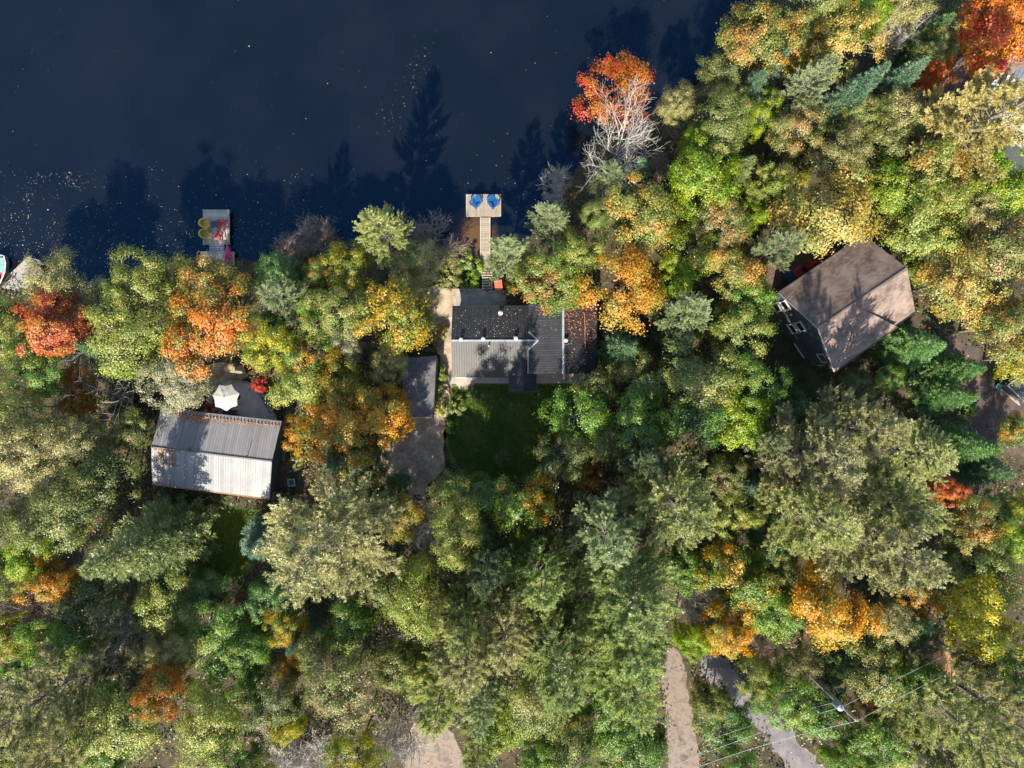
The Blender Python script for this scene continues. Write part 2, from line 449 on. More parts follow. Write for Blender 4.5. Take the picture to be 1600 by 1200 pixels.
sheet('paved_road', [(1098, 1022), (1132, 1028), (1166, 1070), (1206, 1112), (1252, 1162), (1296, 1212), (1330, 1270), (1268, 1270), (1232, 1205), (1190, 1148), (1142, 1098), (1104, 1060)], G + .006, tar, 'grey road curving out of the bottom of the picture', jit=.22)
sheet('sand_clearing', [(648, 1130), (680, 1125), (712, 1150), (735, 1215), (735, 1250), (630, 1250), (640, 1180)], G + .004, sand, 'pinkish sandy clearing at the bottom of the picture', jit=0.28)
sheet('forest_path', [(1462, 1022), (1496, 1022), (1492, 1060), (1488, 1100), (1470, 1110), (1446, 1090), (1455, 1050)], G + .004, needles, 'orange brown needle covered path between trees', jit=0.28)
sheet('lower_path', [(1372, 1125), (1392, 1128), (1402, 1165), (1450, 1190), (1470, 1230), (1400, 1230), (1378, 1170)], G + .004, tan_soil, 'pale trodden path near the bottom right pines', jit=0.28)
sheet('corner_clearing', [(395, 1128), (420, 1120), (425, 1145), (400, 1160)], G + .004, sand, 'small sandy gap between the trees at lower left')
sheet('west_yard', [(1160, 560), (1210, 500), (1240, 520), (1300, 590), (1290, 625), (1220, 620), (1170, 610)], G + .004, pmat('shade_darkened_grass', (.018, .022, .008), (.04, .045, .014), 1.0, .95, bump=.6, bscale=20), 'dark shaded grass left of the brown shingled house')  # grass in a shadow gap, the shade is put into its dark colour

# ------------------------------------------------------------------ roofs built of panels and shingles
def clip(poly, axis, lo, hi):
    for sgn, lim in ((1, lo), (-1, hi)):
        out = []
        for i in range(len(poly)):
            a, b = poly[i], poly[(i + 1) % len(poly)]
            da, db = sgn * (a[axis] - lim), sgn * (b[axis] - lim)
            if da >= 0: out.append(a)
            if (da < 0) != (db < 0):
                t = da / (da - db)
                out.append((a[0] + (b[0] - a[0]) * t, a[1] + (b[1] - a[1]) * t))
        poly = out
        if len(poly) < 3: return []
    return poly

def frame_of(poly):
    n = Vector((0, 0, 0))
    for i in range(len(poly)):
        n += poly[i].cross(poly[(i + 1) % len(poly)])
    n.normalize()
    if n.z < 0: n = -n
    u = Vector((0, 0, 1)).cross(n).normalized()      # along the eave
    v = n.cross(u).normalized()                      # up the slope
    return n, u, v

def roof_deck(poly, m, house, name='roof', thick=.16):
    n, u, v = frame_of(poly)
    ccw = sum(poly[i].x * poly[(i + 1) % len(poly)].y - poly[(i + 1) % len(poly)].x * poly[i].y for i in range(len(poly))) > 0
    P = poly if ccw else poly[::-1]
    return MB().prism(P, thick).build(name, m, house)

def metal_slope(poly, m, house, w=.20, rib=.030, rw=.032):
    deck = roof_deck(poly, m, house)
    n, u, v = frame_of(poly); o = poly[0]
    q = [((p - o).dot(u), (p - o).dot(v)) for p in poly]
    k0 = math.floor(min(a for a, b in q) / w)
    k1 = math.ceil(max(a for a, b in q) / w)
    up = lambda a, b, h: o + u * a + v * b + n * h
    for k in range(k0, k1):
        c = clip(q, 0, k * w + .002, (k + 1) * w - .002)
        if len(c) < 3: continue
        mb = MB(); mb.prism([up(a, b, .014) for a, b in c], .010)
        r = clip(q, 0, k * w + .004, k * w + .004 + rw)
        if len(r) >= 3:
            b0, b1 = min(b for a, b in r), max(b for a, b in r)
            if b1 - b0 > .1:
                x0, x1 = k * w + .004, k * w + .004 + rw
                e = .25 * rw
                mb.hexa([up(x0, b0, .014), up(x1, b0, .014), up(x1, b1 - .01, .014), up(x0, b1 - .01, .014),
                         up(x0 + e, b0, rib), up(x1 - e, b0, rib), up(x1 - e, b1 - .01, rib), up(x0 + e, b1 - .01, rib)])
        mb.build('roof_panel', m, deck)
    return deck

def shingle_mat(name, A, B):
    m, N, L = new_mat(name)
    out = N.new('ShaderNodeOutputMaterial'); p = N.new('ShaderNodeBsdfPrincipled'); L.new(p.outputs[0], out.inputs[0])
    a = N.new('ShaderNodeAttribute'); a.attribute_name = 'rnd'
    tc = N.new('ShaderNodeTexCoord'); n = N.new('ShaderNodeTexNoise'); n.inputs['Scale'].default_value = .9; n.inputs['Detail'].default_value = 8
    L.new(tc.outputs['Object'], n.inputs[0])
    ad = N.new('ShaderNodeMath'); ad.operation = 'MULTIPLY_ADD'; ad.inputs[1].default_value = .22
    sp = N.new('ShaderNodeSeparateXYZ'); L.new(a.outputs['Vector'], sp.inputs[0])
    L.new(sp.outputs['X'], ad.inputs[0]); L.new(n.outputs['Fac'], ad.inputs[2])
    r = ramp(N, [(.38, A), (.80, B)]); L.new(ad.outputs[0], r.inputs[0]); L.new(r.outputs[0], p.inputs['Base Color'])
    p.inputs['Roughness'].default_value = .92; p.inputs['Specular IOR Level'].default_value = .25
    b = N.new('ShaderNodeTexNoise'); b.inputs['Scale'].default_value = 60; L.new(tc.outputs['Object'], b.inputs[0])
    bb = N.new('ShaderNodeBump'); bb.inputs['Strength'].default_value = .4; bb.inputs['Distance'].default_value = .02
    L.new(b.outputs['Fac'], bb.inputs['Height']); L.new(bb.outputs[0], p.inputs['Normal'])
    return m

def shingle_slope(poly, m, house, course=.15, w=.32, seed=1):
    deck = roof_deck(poly, m, house, thick=.2)
    n, u, v = frame_of(poly); o = poly[0]
    rnd = random.Random(seed)
    q = [((p - o).dot(u), (p - o).dot(v)) for p in poly]
    v0, v1 = min(b for a, b in q), max(b for a, b in q)
    verts, faces, att = [], [], []
    def add(pts, val):
        k = len(verts); verts.extend(pts); faces.append(tuple(range(k, k + len(pts)))); att.append((val, val, val))
    r = 0; b = v0
    while b < v1:
        row = clip(q, 1, b, b + course)
        if len(row) >= 3:
            a0, a1 = min(x for x, y in row), max(x for x, y in row)
            x = a0 - rnd.uniform(0, w)
            while x < a1:
                ww = w * rnd.choice((.75, 1, 1, 1.25))
                c = clip(row, 0, x, x + ww - .006)
                if len(c) >= 3:
                    val = rnd.random(); lift = .014 + rnd.uniform(0, .006)
                    hh = lambda y: lift * (1 - (y - b) / course) + .003
                    add([o + u * p[0] + v * p[1] + n * hh(p[1]) for p in c], val)
                    xa, xb = min(p[0] for p in c), max(p[0] for p in c)
                    ym = min(p[1] for p in c)
                    add([o + u * xa + v * ym + n * 0, o + u * xb + v * ym + n * 0, o + u * xb + v * ym + n * hh(ym), o + u * xa + v * ym + n * hh(ym)], val * .5)
                x += ww
        b += course; r += 1
    me = bpy.data.meshes.new('shingles'); me.from_pydata(verts, [], faces); me.update()
    t = me.attributes.new('rnd', 'FLOAT_VECTOR', 'FACE'); t.data.foreach_set('vector', np.array(att, np.float32).ravel())
    s = obj('shingles', me, m, deck); tag(s, kind='stuff')
    return deck

def strip(a, b, w, h, m, parent, name):
    a, b = Vector(a), Vector(b); d = (b - a).normalized(); s = d.cross(Vector((0, 0, 1))).normalized() * (w / 2)
    z = Vector((0, 0, h))
    return MB().hexa([a - s, a + s, b + s, b - s, a - s * .7 + z, a + s * .7 + z, b + s * .7 + z, b - s * .7 + z]).build(name, m, parent)

def vent(x, y, z, r, h, m, house, dome=True, name='vent_pipe'):
    mb = MB()
    pts = [(x, y, z - .25), (x, y, z + h * .55), (x, y, z + h * .56), (x, y, z + h * .85), (x, y, z + h)]
    mb.tube(pts, [r * .6, r * .6, r, r, r * .45] if dome else [r] * 5, 10)
    return mb.build(name, m, house)

# ---- dark roofed cottage (middle)
hs = empty('cottage', at(820, 533, G))
tag(hs, 'cottage with dark charcoal ribbed metal roof and three white roof vents', 'house', 'lakeside houses')
inv = Matrix.Translation(-hs.location)
def place(o):           # children are written in world coordinates: move them into the root's frame
    for c in o.children:
        c.location = c.location - o.location
zr = 4.29; sl = .40
X = lambda px, z: at(px, 600, z).x
Y = lambda py, z: at(800, py, z).y
yr = Y(532, zr); yN = Y(478, 3.15); yS = Y(590, 3.1)
zl = lambda y: zr - sl * abs(y - yr)
x0 = X(706, 3.7); xE = X(826, 4.0); xap = X(841, zr)
dv = .73
V3 = Vector
CM = M['charcoal_metal']
metal_slope([V3((x0, yN, zl(yN))), V3((x0, yr, zr)), V3((xap, yr, zr)), V3((xE, yr + dv, zl(yr + dv))), V3((xE, yN, zl(yN)))], CM, hs)
metal_slope([V3((x0, yS, zl(yS))), V3((xE, yS, zl(yS))), V3((xE, yr - dv, zl(yr - dv))), V3((xap, yr, zr)), V3((x0, yr, zr))], CM, hs)
xr = X(880, 5.1); xw = X(933, 4.0); yn2 = Y(475, 4.5); ys2 = Y(584, 4.5); zr2 = 5.1; zw = 4.0
metal_slope([V3((xE, ys2, zw)), V3((xr, ys2, zr2)), V3((xr, yn2, zr2)), V3((xE, yn2, zw))], CM, hs)
metal_slope([V3((xw, ys2, zw)), V3((xw, yn2, zw)), V3((xr, yn2, zr2)), V3((xr, ys2, zr2))], CM, hs)
xp0, xpr, xp1 = X(795, 3.2), X(817.5, 3.72), X(838, 3.2)
yp = Y(611, 3.4); yq = Y(560, 3.7); 
zq = 3.74; zp = 3.28
yql = yr - (zr - zp) / sl            # where the porch eave meets the main slope
metal_slope([V3((xp0, yp, zp)), V3((xpr, yp, zq)), V3((xpr, yr - (zr - zq) / sl, zq)), V3((xp0, yql, zp))], CM, hs)
metal_slope([V3((xp1, yp, zp)), V3((xp1, yql, zp)), V3((xpr, yr - (zr - zq) / sl, zq)), V3((xpr, yp, zq))], CM, hs)
GC = M['grey_cap']
strip((x0, yr, zr + .03), (xap, yr, zr + .03), .16, .05, GC, hs, 'ridge_cap')
strip((xr, yn2, zr2 + .03), (xr, ys2, zr2 + .03), .20, .05, GC, hs, 'ridge_cap')
strip((xpr, yp, zq + .03), (xpr, yr - (zr - zq) / sl, zq + .03), .13, .04, CM, hs, 'ridge_cap')
strip((xE, yr + dv, zl(yr + dv) + .05), (xap, yr, zr + .05), .12, .03, GC, hs, 'valley_flashing')
strip((xE, yr - dv, zl(yr - dv) + .05), (xap, yr, zr + .05), .12, .03, GC, hs, 'valley_flashing')
strip((xE - .05, yr - dv, zw - .02), (xE - .05, ys2, zw - .02), .09, .07, GC, hs, 'gutter')
strip((x0, yN - .02, zl(yN) - .06), (xE, yN - .02, zl(yN) - .06), .10, .08, M['black_plastic'], hs, 'gutter')
strip((x0 + .2, yS, zl(yS) - .06), (X(745, 3.1), yS, zl(yS) - .06), .08, .08, M['white_paint'], hs, 'gutter')
wl = M['tan_siding']
mb = MB(); mb.prism([V3((x0 + .35, yS + .4, 3.12)), V3((xE, yS + .4, 3.12)), V3((xE, yN - .4, 3.12)), V3((x0 + .35, yN - .4, 3.12))], 3.12 - G + .3)
mb.poly([V3((x0 + .35, yS + .4, 3.12)), V3((x0 + .35, yr, 4.1)), V3((x0 + .35, yN - .4, 3.12))])
mb.build('wall', wl, hs)
mb = MB(); mb.prism([V3((xE + .3, ys2 + .35, 3.95)), V3((xw - .3, ys2 + .35, 3.95)), V3((xw - .3, yn2 - .35, 3.95)), V3((xE + .3, yn2 - .35, 3.95))], 3.95 - G + .3)
for yy in (ys2 + .35, yn2 - .35): mb.poly([V3((xE + .3, yy, 3.95)), V3((xw - .3, yy, 3.95)), V3((xr, yy, 4.9))])
mb.build('wall', wl, hs)
mb = MB(); mb.prism([V3((xp0 + .2, yp + .25, 3.2)), V3((xp1 - .2, yp + .25, 3.2)), V3((xp1 - .2, yS + .4, 3.2)), V3((xp0 + .2, yS + .4, 3.2))], 3.2 - G + .3)
mb.build('wall', wl, hs)
for px, py in ((720.5, 530), (755, 529), (806, 528)):
    yy = Y(py + 1, 4.3); vent(X(px, 4.4), yy, zl(yy), .17, .38, M['white_paint'], hs)
yy = Y(489, 3.8); vent(X(782, 3.9), yy, zl(yy), .20, .55, M['white_paint'], hs)
vent(X(884, 5.2), Y(532, 5.2), 5.0, .17, .5, M['white_paint'], hs)
yy = Y(541, 4.2); vent(X(764, 4.2), yy, zl(yy), .05, .6, M['white_paint'], hs, dome=False)
# roof leaf trap strip and the aerial at the north end
strip((X(913, 4.3), yn2 - .7, 4.5 - .0), (X(914, 4.3), Y(545, 4.3), 4.5), .07, .05, M['rusty_debris'], hs, 'snow_bar')
mb = MB(); ax, ay = X(879, 5.3), Y(474, 5.4)
mb.tube([(ax, ay, 4.4), (ax, ay, 6.0)], .03, 6)
for k, ww in enumerate((.5, .4, .3)): mb.tube([(ax - ww / 2, ay, 5.95 - .14 * k), (ax + ww / 2, ay, 5.95 - .14 * k)], .02, 5)
mb.build('aerial', M['aluminium'], hs)
# thin cable anchors and service mast on the porch valley
mb = MB(); cx, cy = X(802, 3.6), Y(585, 3.6)
mb.tube([(cx, cy, 3.1), (cx, cy, 4.3), (cx + .12, cy, 4.36)], .03, 6)
mb.build('service_mast', M['white_paint'], hs)
place(hs)

# ---- white roofed cottage (left)
hl = empty('cottage', at(340, 708, G))
tag(hl, 'cottage with bright white lower roof slope and grey upper slope', 'house', 'lakeside houses')
ze, zrl = 4.1, 5.0
nw, ne, se_, sw = at(252, 637, ze), at(440, 658, ze), at(421, 780, ze), at(238, 757, ze)
rw_, re_ = (nw + sw) / 2, (ne + se_) / 2
rw_.z = re_.z = zrl
grey_m = pmat('grey_metal', (.160, .153, .156), (.190, .183, .186), .7, .55, spec=.3)
metal_slope([nw, ne, re_, rw_], grey_m, hl, w=.20)
metal_slope([sw, rw_, re_, se_], M['white_metal'], hl, w=.20)
strip(rw_ + V3((0, 0, .03)), re_ + V3((0, 0, .03)), .14, .05, grey_m, hl, 'ridge_cap')
strip(sw, se_, .09, .04, M['rusty_debris'], hl, 'drip_edge')
ctr = (nw + se_) / 2
ins = lambda p, k=.93: V3((ctr.x + (p.x - ctr.x) * k, ctr.y + (p.y - ctr.y) * k, p.z))
mb = MB()
P = [ins(p) for p in (sw, se_, ne, nw)]
for p in P: p.z = ze - .02
mb.prism(P, ze - G + .3)
mb.poly([ins(sw), ins(rw_), ins(nw)]); mb.poly([ins(se_), ins(ne), ins(re_)])
mb.build('wall', M['dark_siding'], hl)
# snow guards: a row of small brown tabs along the north eave
nn, uu, vv = frame_of([nw, ne, re_, rw_])
sg = None
for k in range(31):
    p = nw.lerp(ne, .13 + k * .0285) - nn.cross(uu) * 0 
    d = (re_ - ne).normalized()
    p = p + d * .42 + nn * .02
    mb = MB(); mb.box(p + V3((0, 0, .05)), (.10, .15, .07), rz=math.atan2(uu.y, uu.x))
    me_ = mb.mesh('snow_guard')
    obj('snow_guard', me_, M['rusty_debris'], hl)
p = rw_.lerp(re_, .315); vent(p.x, p.y + .15, zrl - .1, .12, 1.35, M['aluminium'], hl, name='stove_pipe')
p = rw_.lerp(re_, .295); vent(p.x, p.y + .08, zrl - .1, .10, .25, M['white_paint'], hl)
p = rw_.lerp(re_, .80); vent(p.x, p.y + .25, zrl - .1, .03, .75, M['black_plastic'], hl, dome=False)
place(hl)

# ---- brown shingled house (right)
hr = empty('house', at(1325, 468, G))
tag(hr, 'house with brown shingled roof and dark green gable wall with white windows', 'house', 'lakeside houses')
ze3 = 6.2
A, E, Fp = at(1217, 457, ze3), at(1297, 577, ze3), at(1430, 487, ze3)
Bp = A + (Fp - E)
C = (A + E) / 2; D = (Bp + Fp) / 2
zr3 = 8.65; C.z = zr3; D.z = zr3
sh_n = shingle_mat('brown_shingle', (.085, .062, .052), (.225, .167, .138))
sh_s = sh_n
Pp = C.lerp(D, .40)
Q = E.lerp(Fp, .74)
shingle_slope([A, C, D, Bp], sh_n, hr, seed=1)
shingle_slope([E, Fp, D, C], sh_s, hr, seed=2)
# the lower-pitched slope laid over the left part, reaching past the eave
d_out = (E - C); d_out.z = 0; d_out.normalize()
E2 = E + d_out * .25; Q2 = Q + d_out * .05; E2.z = 6.62; Q2.z = 6.62
nrm = (E2 - C).cross(Pp - C)
k = nrm.x * (Q2.x - C.x) + nrm.y * (Q2.y - C.y)
Q2.z = C.z - k / nrm.z
shingle_slope([E2, Q2, Pp + V3((0, 0, .012)), C + V3((0, 0, .012))], sh_s, hr, seed=3)
strip(C + V3((0, 0, .02)), D + V3((0, 0, .02)), .2, .02, sh_n, hr, 'ridge_cap')
ax_ = (D - C).normalized()
s_ = lambda p, k: p + ax_ * k
WT = M['white_paint']
strip(s_(A, -.02), s_(C, -.02), .07, .06, M['grey_cap'], hr, 'rake_board')
strip(s_(C, -.02), s_(E2, -.02), .07, .06, WT, hr, 'rake_board')
strip(A - d_out * .04, Bp - d_out * .04, .10, .08, M['black_plastic'], hr, 'gutter')
strip(E2 + d_out * .04, Q2 + d_out * .04, .08, .08, M['brown_deck'], hr, 'gutter')
strip(Q + d_out * .04, Fp + d_out * .04, .10, .08, M['black_plastic'], hr, 'gutter')
i_ = .35
wa, we, wf, wb = s_(A, i_) + d_out * .3, s_(E, i_) - d_out * .25, s_(Fp, -i_) - d_out * .3, s_(Bp, -i_) + d_out * .3
mb = MB(); Pw = [V3((p.x, p.y, ze3 - .05)) for p in (wa, we, wf, wb)]
mb.prism(Pw, ze3 - G + .3)
cw = (wa + we) / 2; dw = (wb + wf) / 2
mb.poly([Pw[0], Pw[1], V3((cw.x, cw.y, zr3 - .25))]); mb.poly([Pw[3], Pw[2], V3((dw.x, dw.y, zr3 - .25))])
mb.build('wall', M['dark_siding'], hr)
# windows of the gable wall: where the sight line through each meets the wall plane
wn = -ax_.copy(); wn.z = 0; wn.normalize()
wu = (we - wa); wu.z = 0; wu.normalize()
def on_wall(px, py):
    d = at(px, py, 0) - V3((0, 0, H)); o = V3((0, 0, H))
    t = (wa - o).dot(wn) / d.dot(wn)
    return o + d * t
for px, py, w, h in ((1227, 477, .75, 1.15), (1251, 510, .8, 1.15), (1286, 559, .75, 1.1), (1214.5, 480, .75, 1.15), (1239, 513, .8, 1.1)):
    p = on_wall(px, py)
    mb = MB()
    for du, dz, sw_, sh_ in ((0, h / 2, w + .16, .09), (0, -h / 2, w + .16, .09), (-w / 2, 0, .09, h - .09), (w / 2, 0, .09, h - .09)):
        mb.box(p + wu * du + V3((0, 0, dz)) + wn * .05, (sw_, .10, sh_), rz=math.atan2(wu.y, wu.x))
    fr = mb.build('window', WT, hr)
    MB().box(p + wn * .015, (w - .09, .03, h - .09), rz=math.atan2(wu.y, wu.x)).build('pane', M['dark_glass'], fr)
p = on_wall(1262, 546)
MB().box(V3((p.x, p.y, G + .75)) + wn * .06, (1.5, .12, .12), rz=math.atan2(wu.y, wu.x)).build('rail', WT, hr)
p = on_wall(1237, 491); MB().box(p + wn * .08, (.14, .16, .2)).build('wall_lamp', WT, hr)
# deck boards along the lake side
place(hr)

dk = empty('raised_deck', at(1245, 415, 3.0), math.atan2(ax_.y, ax_.x))
tag(dk, 'dark brown raised deck at the upper left eave of the brown shingled house', 'deck', 'house decks')
for k in range(18):
    MB().box((0, 1.35 - k * .155, 0), (6.2, .145, .035)).build('board', M['brown_deck'], dk)
MB().box((0, 0, -.12), (6.0, 2.7, .16)).build('frame', M['brown_deck'], dk)
for x in (-3, 0, 3):
    for y in (-1.2, 1.25):
        MB().box((x, y, -1.05), (.14, .14, 1.7)).build('post', M['brown_deck'], dk)
MB().box((2.2, 1.36, .75), (1.6, .09, .07)).build('rail', M['white_paint'], dk)
for x in (1.45, 2.95): MB().box((x, 1.36, .37), (.08, .08, .70)).build('rail_post', M['white_paint'], dk)

# ---- cabin with pale metal roof (top right corner)
hc = empty('cabin', at(1590, 112, G), 0)
tag(hc, 'cabin with blue grey ribbed metal roof cut by the right edge of the picture', 'house', 'lakeside houses')
zr4, ze4 = 5.6, 4.3
ra = at(1566, 112, zr4); dr = (at(1600, 138, zr4) - ra); dr.normalize(); rb = ra + dr * 9
pr = V3((-dr.y, dr.x, 0)); pr.normalize()
if pr.y < 0: pr = -pr
n1, n2 = ra + pr * 2.9, rb + pr * 2.9; s1, s2 = ra - pr * 2.9, rb - pr * 2.9
for p in (n1, n2, s1, s2): p.z = ze4
metal_slope([n1, ra, rb, n2], M['mid_grey_metal'], hc, w=.32)
metal_slope([s1, s2, rb, ra], M['pale_grey_metal'], hc, w=.32)
strip(ra + V3((0, 0, .03)), rb + V3((0, 0, .03)), .14, .06, M['white_paint'], hc, 'ridge_cap')
q1, q2, q3, q4 = (p + dr * e - pr * f for p, e, f in ((s1, .4, -.35), (s2, -.4, -.35), (n2, -.4, .35), (n1, .4, .35)))
mb = MB(); mb.prism([V3((p.x, p.y, ze4 - .03)) for p in (q1, q2, q3, q4)], ze4 - G + .3)
mb.poly([V3((q1.x, q1.y, ze4)), V3((q4.x, q4.y, ze4)), ra + dr * .4 - V3((0, 0, .2))])
mb.build('wall', M['dark_siding'], hc)
place(hc)
dk2 = empty('raised_deck', at(1520, 122, 2.2), math.atan2(dr.y, dr.x) + math.pi / 2)
tag(dk2, 'dark brown deck with pale rails beside the blue grey metal roofed cabin', 'deck', 'house decks')
for k in range(24):
    MB().box((-1.0, 1.8 - k * .155, 0), (5.6, .145, .035)).build('board', M['brown_deck'], dk2)
MB().box((-1.0, 0, -.12), (5.4, 3.5, .16)).build('frame', M['brown_deck'], dk2)
for x in (-3.5, 1.5):
    for y in (-1.6, 1.6): MB().box((x, y, -.65), (.14, .14, .9)).build('post', M['brown_deck'], dk2)
for x0_, x1_ in ((-3.7, -1.9), (-.5, 1.7)):
    MB().box(((x0_ + x1_) / 2, 1.84, .95), (x1_ - x0_, .10, .06)).build('rail', M['weathered_wood'], dk2)
    for x in (x0_ + .1, x1_ - .1): MB().box((x, 1.84, .46), (.08, .08, .92)).build('rail_post', M['weathered_wood'], dk2)

# ---- small shed at the right edge
hsd = empty('shed', at(1600, 606, G))
tag(hsd, 'small shed with grey brown roof cut by the right edge of the picture', 'shed', 'outbuildings')
c1, c2, c3, c4 = at(1574, 602, 2.7), at(1604, 632, 2.7), at(1640, 596, 2.7), at(1610, 572, 2.7)
c4.z = c3.z = 3.1
sp_m = M['asphalt_roof']
MB().prism([c1, c2, c3, c4], .14).build('roof', sp_m, hsd)
ct = (c1 + c3) / 2
mb = MB(); mb.prism([V3((ct.x + (p.x - ct.x) * .8, ct.y + (p.y - ct.y) * .8, 2.6)) for p in (c1, c2, c3, c4)], 2.6 - G + .2); mb.build('wall', M['dark_siding'], hsd)
strip(c1 + V3((0, 0, .02)), c2 + V3((0, 0, .02)), .1, .05, M['weathered_wood'], hsd, 'fascia')
strip(c4 + V3((0, 0, .02)), c1 + V3((0, 0, .02)), .1, .05, M['weathered_wood'], hsd, 'fascia')
place(hsd)

# ---- garage with flat dark roof beside the driveway
hg = empty('garage', at(655, 605, G))
tag(hg, 'garage with flat dark grey mottled roof at the top of the gravel driveway', 'garage', 'outbuildings')
zg = 3.3
g1, g2, g3, g4 = at(633, 652, zg), at(677, 652, zg), at(682, 556, zg), at(628, 560, zg)
MB().prism([V3((p.x, p.y, p.z + (.18 if i > 1 else 0))) for i, p in enumerate((g1, g2, g3, g4))], .16).build('roof', M['asphalt_roof'], hg)
ct = (g1 + g3) / 2
MB().prism([V3((ct.x + (p.x - ct.x) * .94, ct.y + (p.y - ct.y) * .95, zg - .1)) for p in (g1, g2, g3, g4)], zg - G + .1).build('wall', M['tan_siding'], hg)
strip(g1 + V3((0, -.03, 0)), g2 + V3((0, -.03, 0)), .07, .04, M['weathered_wood'], hg, 'drip_edge')
strip(g2 + V3((.02, 0, 0)), g3 + V3((.02, 0, .18)), .06, .04, M['charcoal_metal'], hg, 'drip_edge')
place(hg)
# ------------------------------------------------------------------ docks
def plank_row(parent, x0, x1, y0, y1, z, m, n, along_x=False, gap=.014, th=.04, seed=0):
    rnd = random.Random(seed)
    for k in range(n):
        if along_x:
            w = (y1 - y0) / n; c = ((x0 + x1) / 2, y0 + (k + .5) * w, z + rnd.uniform(-.005, .005)); d = (x1 - x0 - rnd.uniform(0, .03), w - gap, th)
        else:
            w = (x1 - x0) / n; c = (x0 + (k + .5) * w, (y0 + y1) / 2, z + rnd.uniform(-.005, .005)); d = (w - gap, y1 - y0 - rnd.uniform(0, .03), th)
        MB().box((0, 0, 0), d).build('board', m, parent, loc=c)

def posts(parent, pts, m, z0=-1.4, z1=.35):
    for x, y in pts:
        MB().tube([(x, y, z0), (x, y, z1)], .06, 8).build('post', m, parent)

ZD = .45
# T shaped dock with the blue chairs
o_ = at(755.5, 321, ZD)
td = empty('dock', (o_.x, o_.y, 0))
tag(td, 'T shaped wooden dock with two blue chairs on its end', 'dock', 'docks')
wx, wy = 27.5 * (H - ZD) / K, 17.5 * (H - ZD) / K
plank_row(td, -wx, wx, -wy, wy, ZD, M['fresh_wood'], 21, seed=1)
MB().box((0, 0, ZD - .12), (2 * wx - .06, 2 * wy - .06, .16)).build('frame', M['weathered_wood'], td)
posts(td, [(-wx + .1, wy - .1), (wx - .1, wy - .1), (-wx + .1, -wy + .1), (wx - .1, -wy + .1)], M['weathered_wood'], z1=ZD + .03)
gw = at(750, 339.5, ZD); gw2 = at(766, 418, ZD + .5)
gx0, gx1 = gw.x - o_.x + .02, at(766, 339.5, ZD).x - o_.x
gy1 = gw.y - o_.y - .02; gy0 = at(750, 420, ZD).y - o_.y
plank_row(td, gx0, gx1, gy0, gy1, ZD + .02, M['fresh_wood'], 26, along_x=True, gap=.02, seed=2)
for x in (gx0 + .06, gx1 - .06): MB().box((x, (gy0 + gy1) / 2, ZD - .1), (.09, gy1 - gy0, .18)).build('stringer', M['weathered_wood'], td)
for x in (gx0 + .03, gx1 - .03): MB().box((x, (gy0 + gy1) / 2, ZD + .055), (.07, gy1 - gy0, .03)).build('edge_strip', M['weathered_wood'], td)
posts(td, [(gx0 + .05, gy0 + 1.3), (gx1 - .05, gy0 + 1.3), (gx0 + .05, gy0 + 3), (gx1 - .05, gy0 + 3)], M['weathered_wood'], z1=ZD - .02)
# stairs up the bank
st = empty('stairs', at(762, 436, .8))
tag(st, 'wooden stairs climbing from the blue chair dock to the concrete patio', 'stairs')
for k in range(9):
    p = at(761.5, 418 + 4.1 * k, .5 + .085 * k) - st.location
    MB().box(p, (.86, .15, .045)).build('tread', M['fresh_wood'], st)
for sx_ in (-.43, .43):
    a_ = at(761.5, 416, .42) - st.location; b_ = at(761.5, 453, 1.2) - st.location
    strip(a_ + V3((sx_, 0, 0)), b_ + V3((sx_, 0, 0)), .05, .06, M['weathered_wood'], st, 'stringer')
# retaining wall of timber
rt = empty('retaining_wall', at(705, 452, G - .4))
tag(rt, 'low pale timber retaining wall at the lake edge of the concrete patio', 'wall', )
a_, b_ = at(655, 452, G), at(753, 453, G)
for r in range(3):
    for s in range(2):
        p, q = a_.lerp(b_, s * .5 + .002), a_.lerp(b_, s * .5 + .498)
        mid = (p + q) / 2 - rt.location
        MB().box((mid.x, mid.y, .05 + r * .17), ((q - p).length, .17, .165)).build('timber', M['fresh_wood'], rt)
bx = empty('storage_box', at(779, 447, G))
tag(bx, 'small terracotta red box beside the top of the wooden stairs', 'box')
MB().box((0, 0, .22), (.60, .85, .44), rz=.12).build('body', M['terracotta'], bx)
MB().box((0, 0, .47), (.66, .91, .06), rz=.12).build('lid', M['terracotta'], bx)

# rectangular dock with yellow and red chairs
o2 = at(338, 355, ZD)
ld = empty('dock', (o2.x, o2.y, 0))
tag(ld, 'rectangular grey wooden dock with yellow and red chairs', 'dock', 'docks')
s_z = (H - ZD) / K
wx, wy = 20.5 * s_z, 27.5 * s_z
plank_row(ld, -wx, wx, -wy, wy, ZD, M['weathered_wood'], 22, along_x=True, seed=3)
MB().box((0, 0, ZD - .13), (2 * wx - .08, 2 * wy - .08, .18)).build('frame', M['grey_wood'], ld)
for s in (-1, 1): MB().box((s * (wx - .04), 0, ZD + .035), (.09, 2 * wy, .05)).build('edge_strip', M['weathered_wood'], ld)
posts(ld, [(-wx + .1, wy - .12), (wx - .1, wy - .12), (-wx + .1, -wy + .1), (wx - .1, -wy + .1)], M['grey_wood'], z1=ZD + .12)
gp = empty('gangway', at(339, 388, ZD))
tag(gp, 'short pale grey gangway joining the rectangular dock to the shore', 'gangway')
plank_row(gp, -.6, .6, -.32, .32, .03, M['aluminium'], 4, along_x=True, gap=.03, seed=4)
for x in (-.62, .62): MB().box((x, 0, .0), (.05, .66, .12)).build('side_rail', M['aluminium'], gp)
lw = empty('landing', at(340, 404, ZD))
tag(lw, 'pale wooden landing under the orange maple behind the rectangular dock', 'dock', 'docks')
plank_row(lw, -1.5, 1.45, -.65, .62, 0, M['weathered_wood'], 20, seed=5)
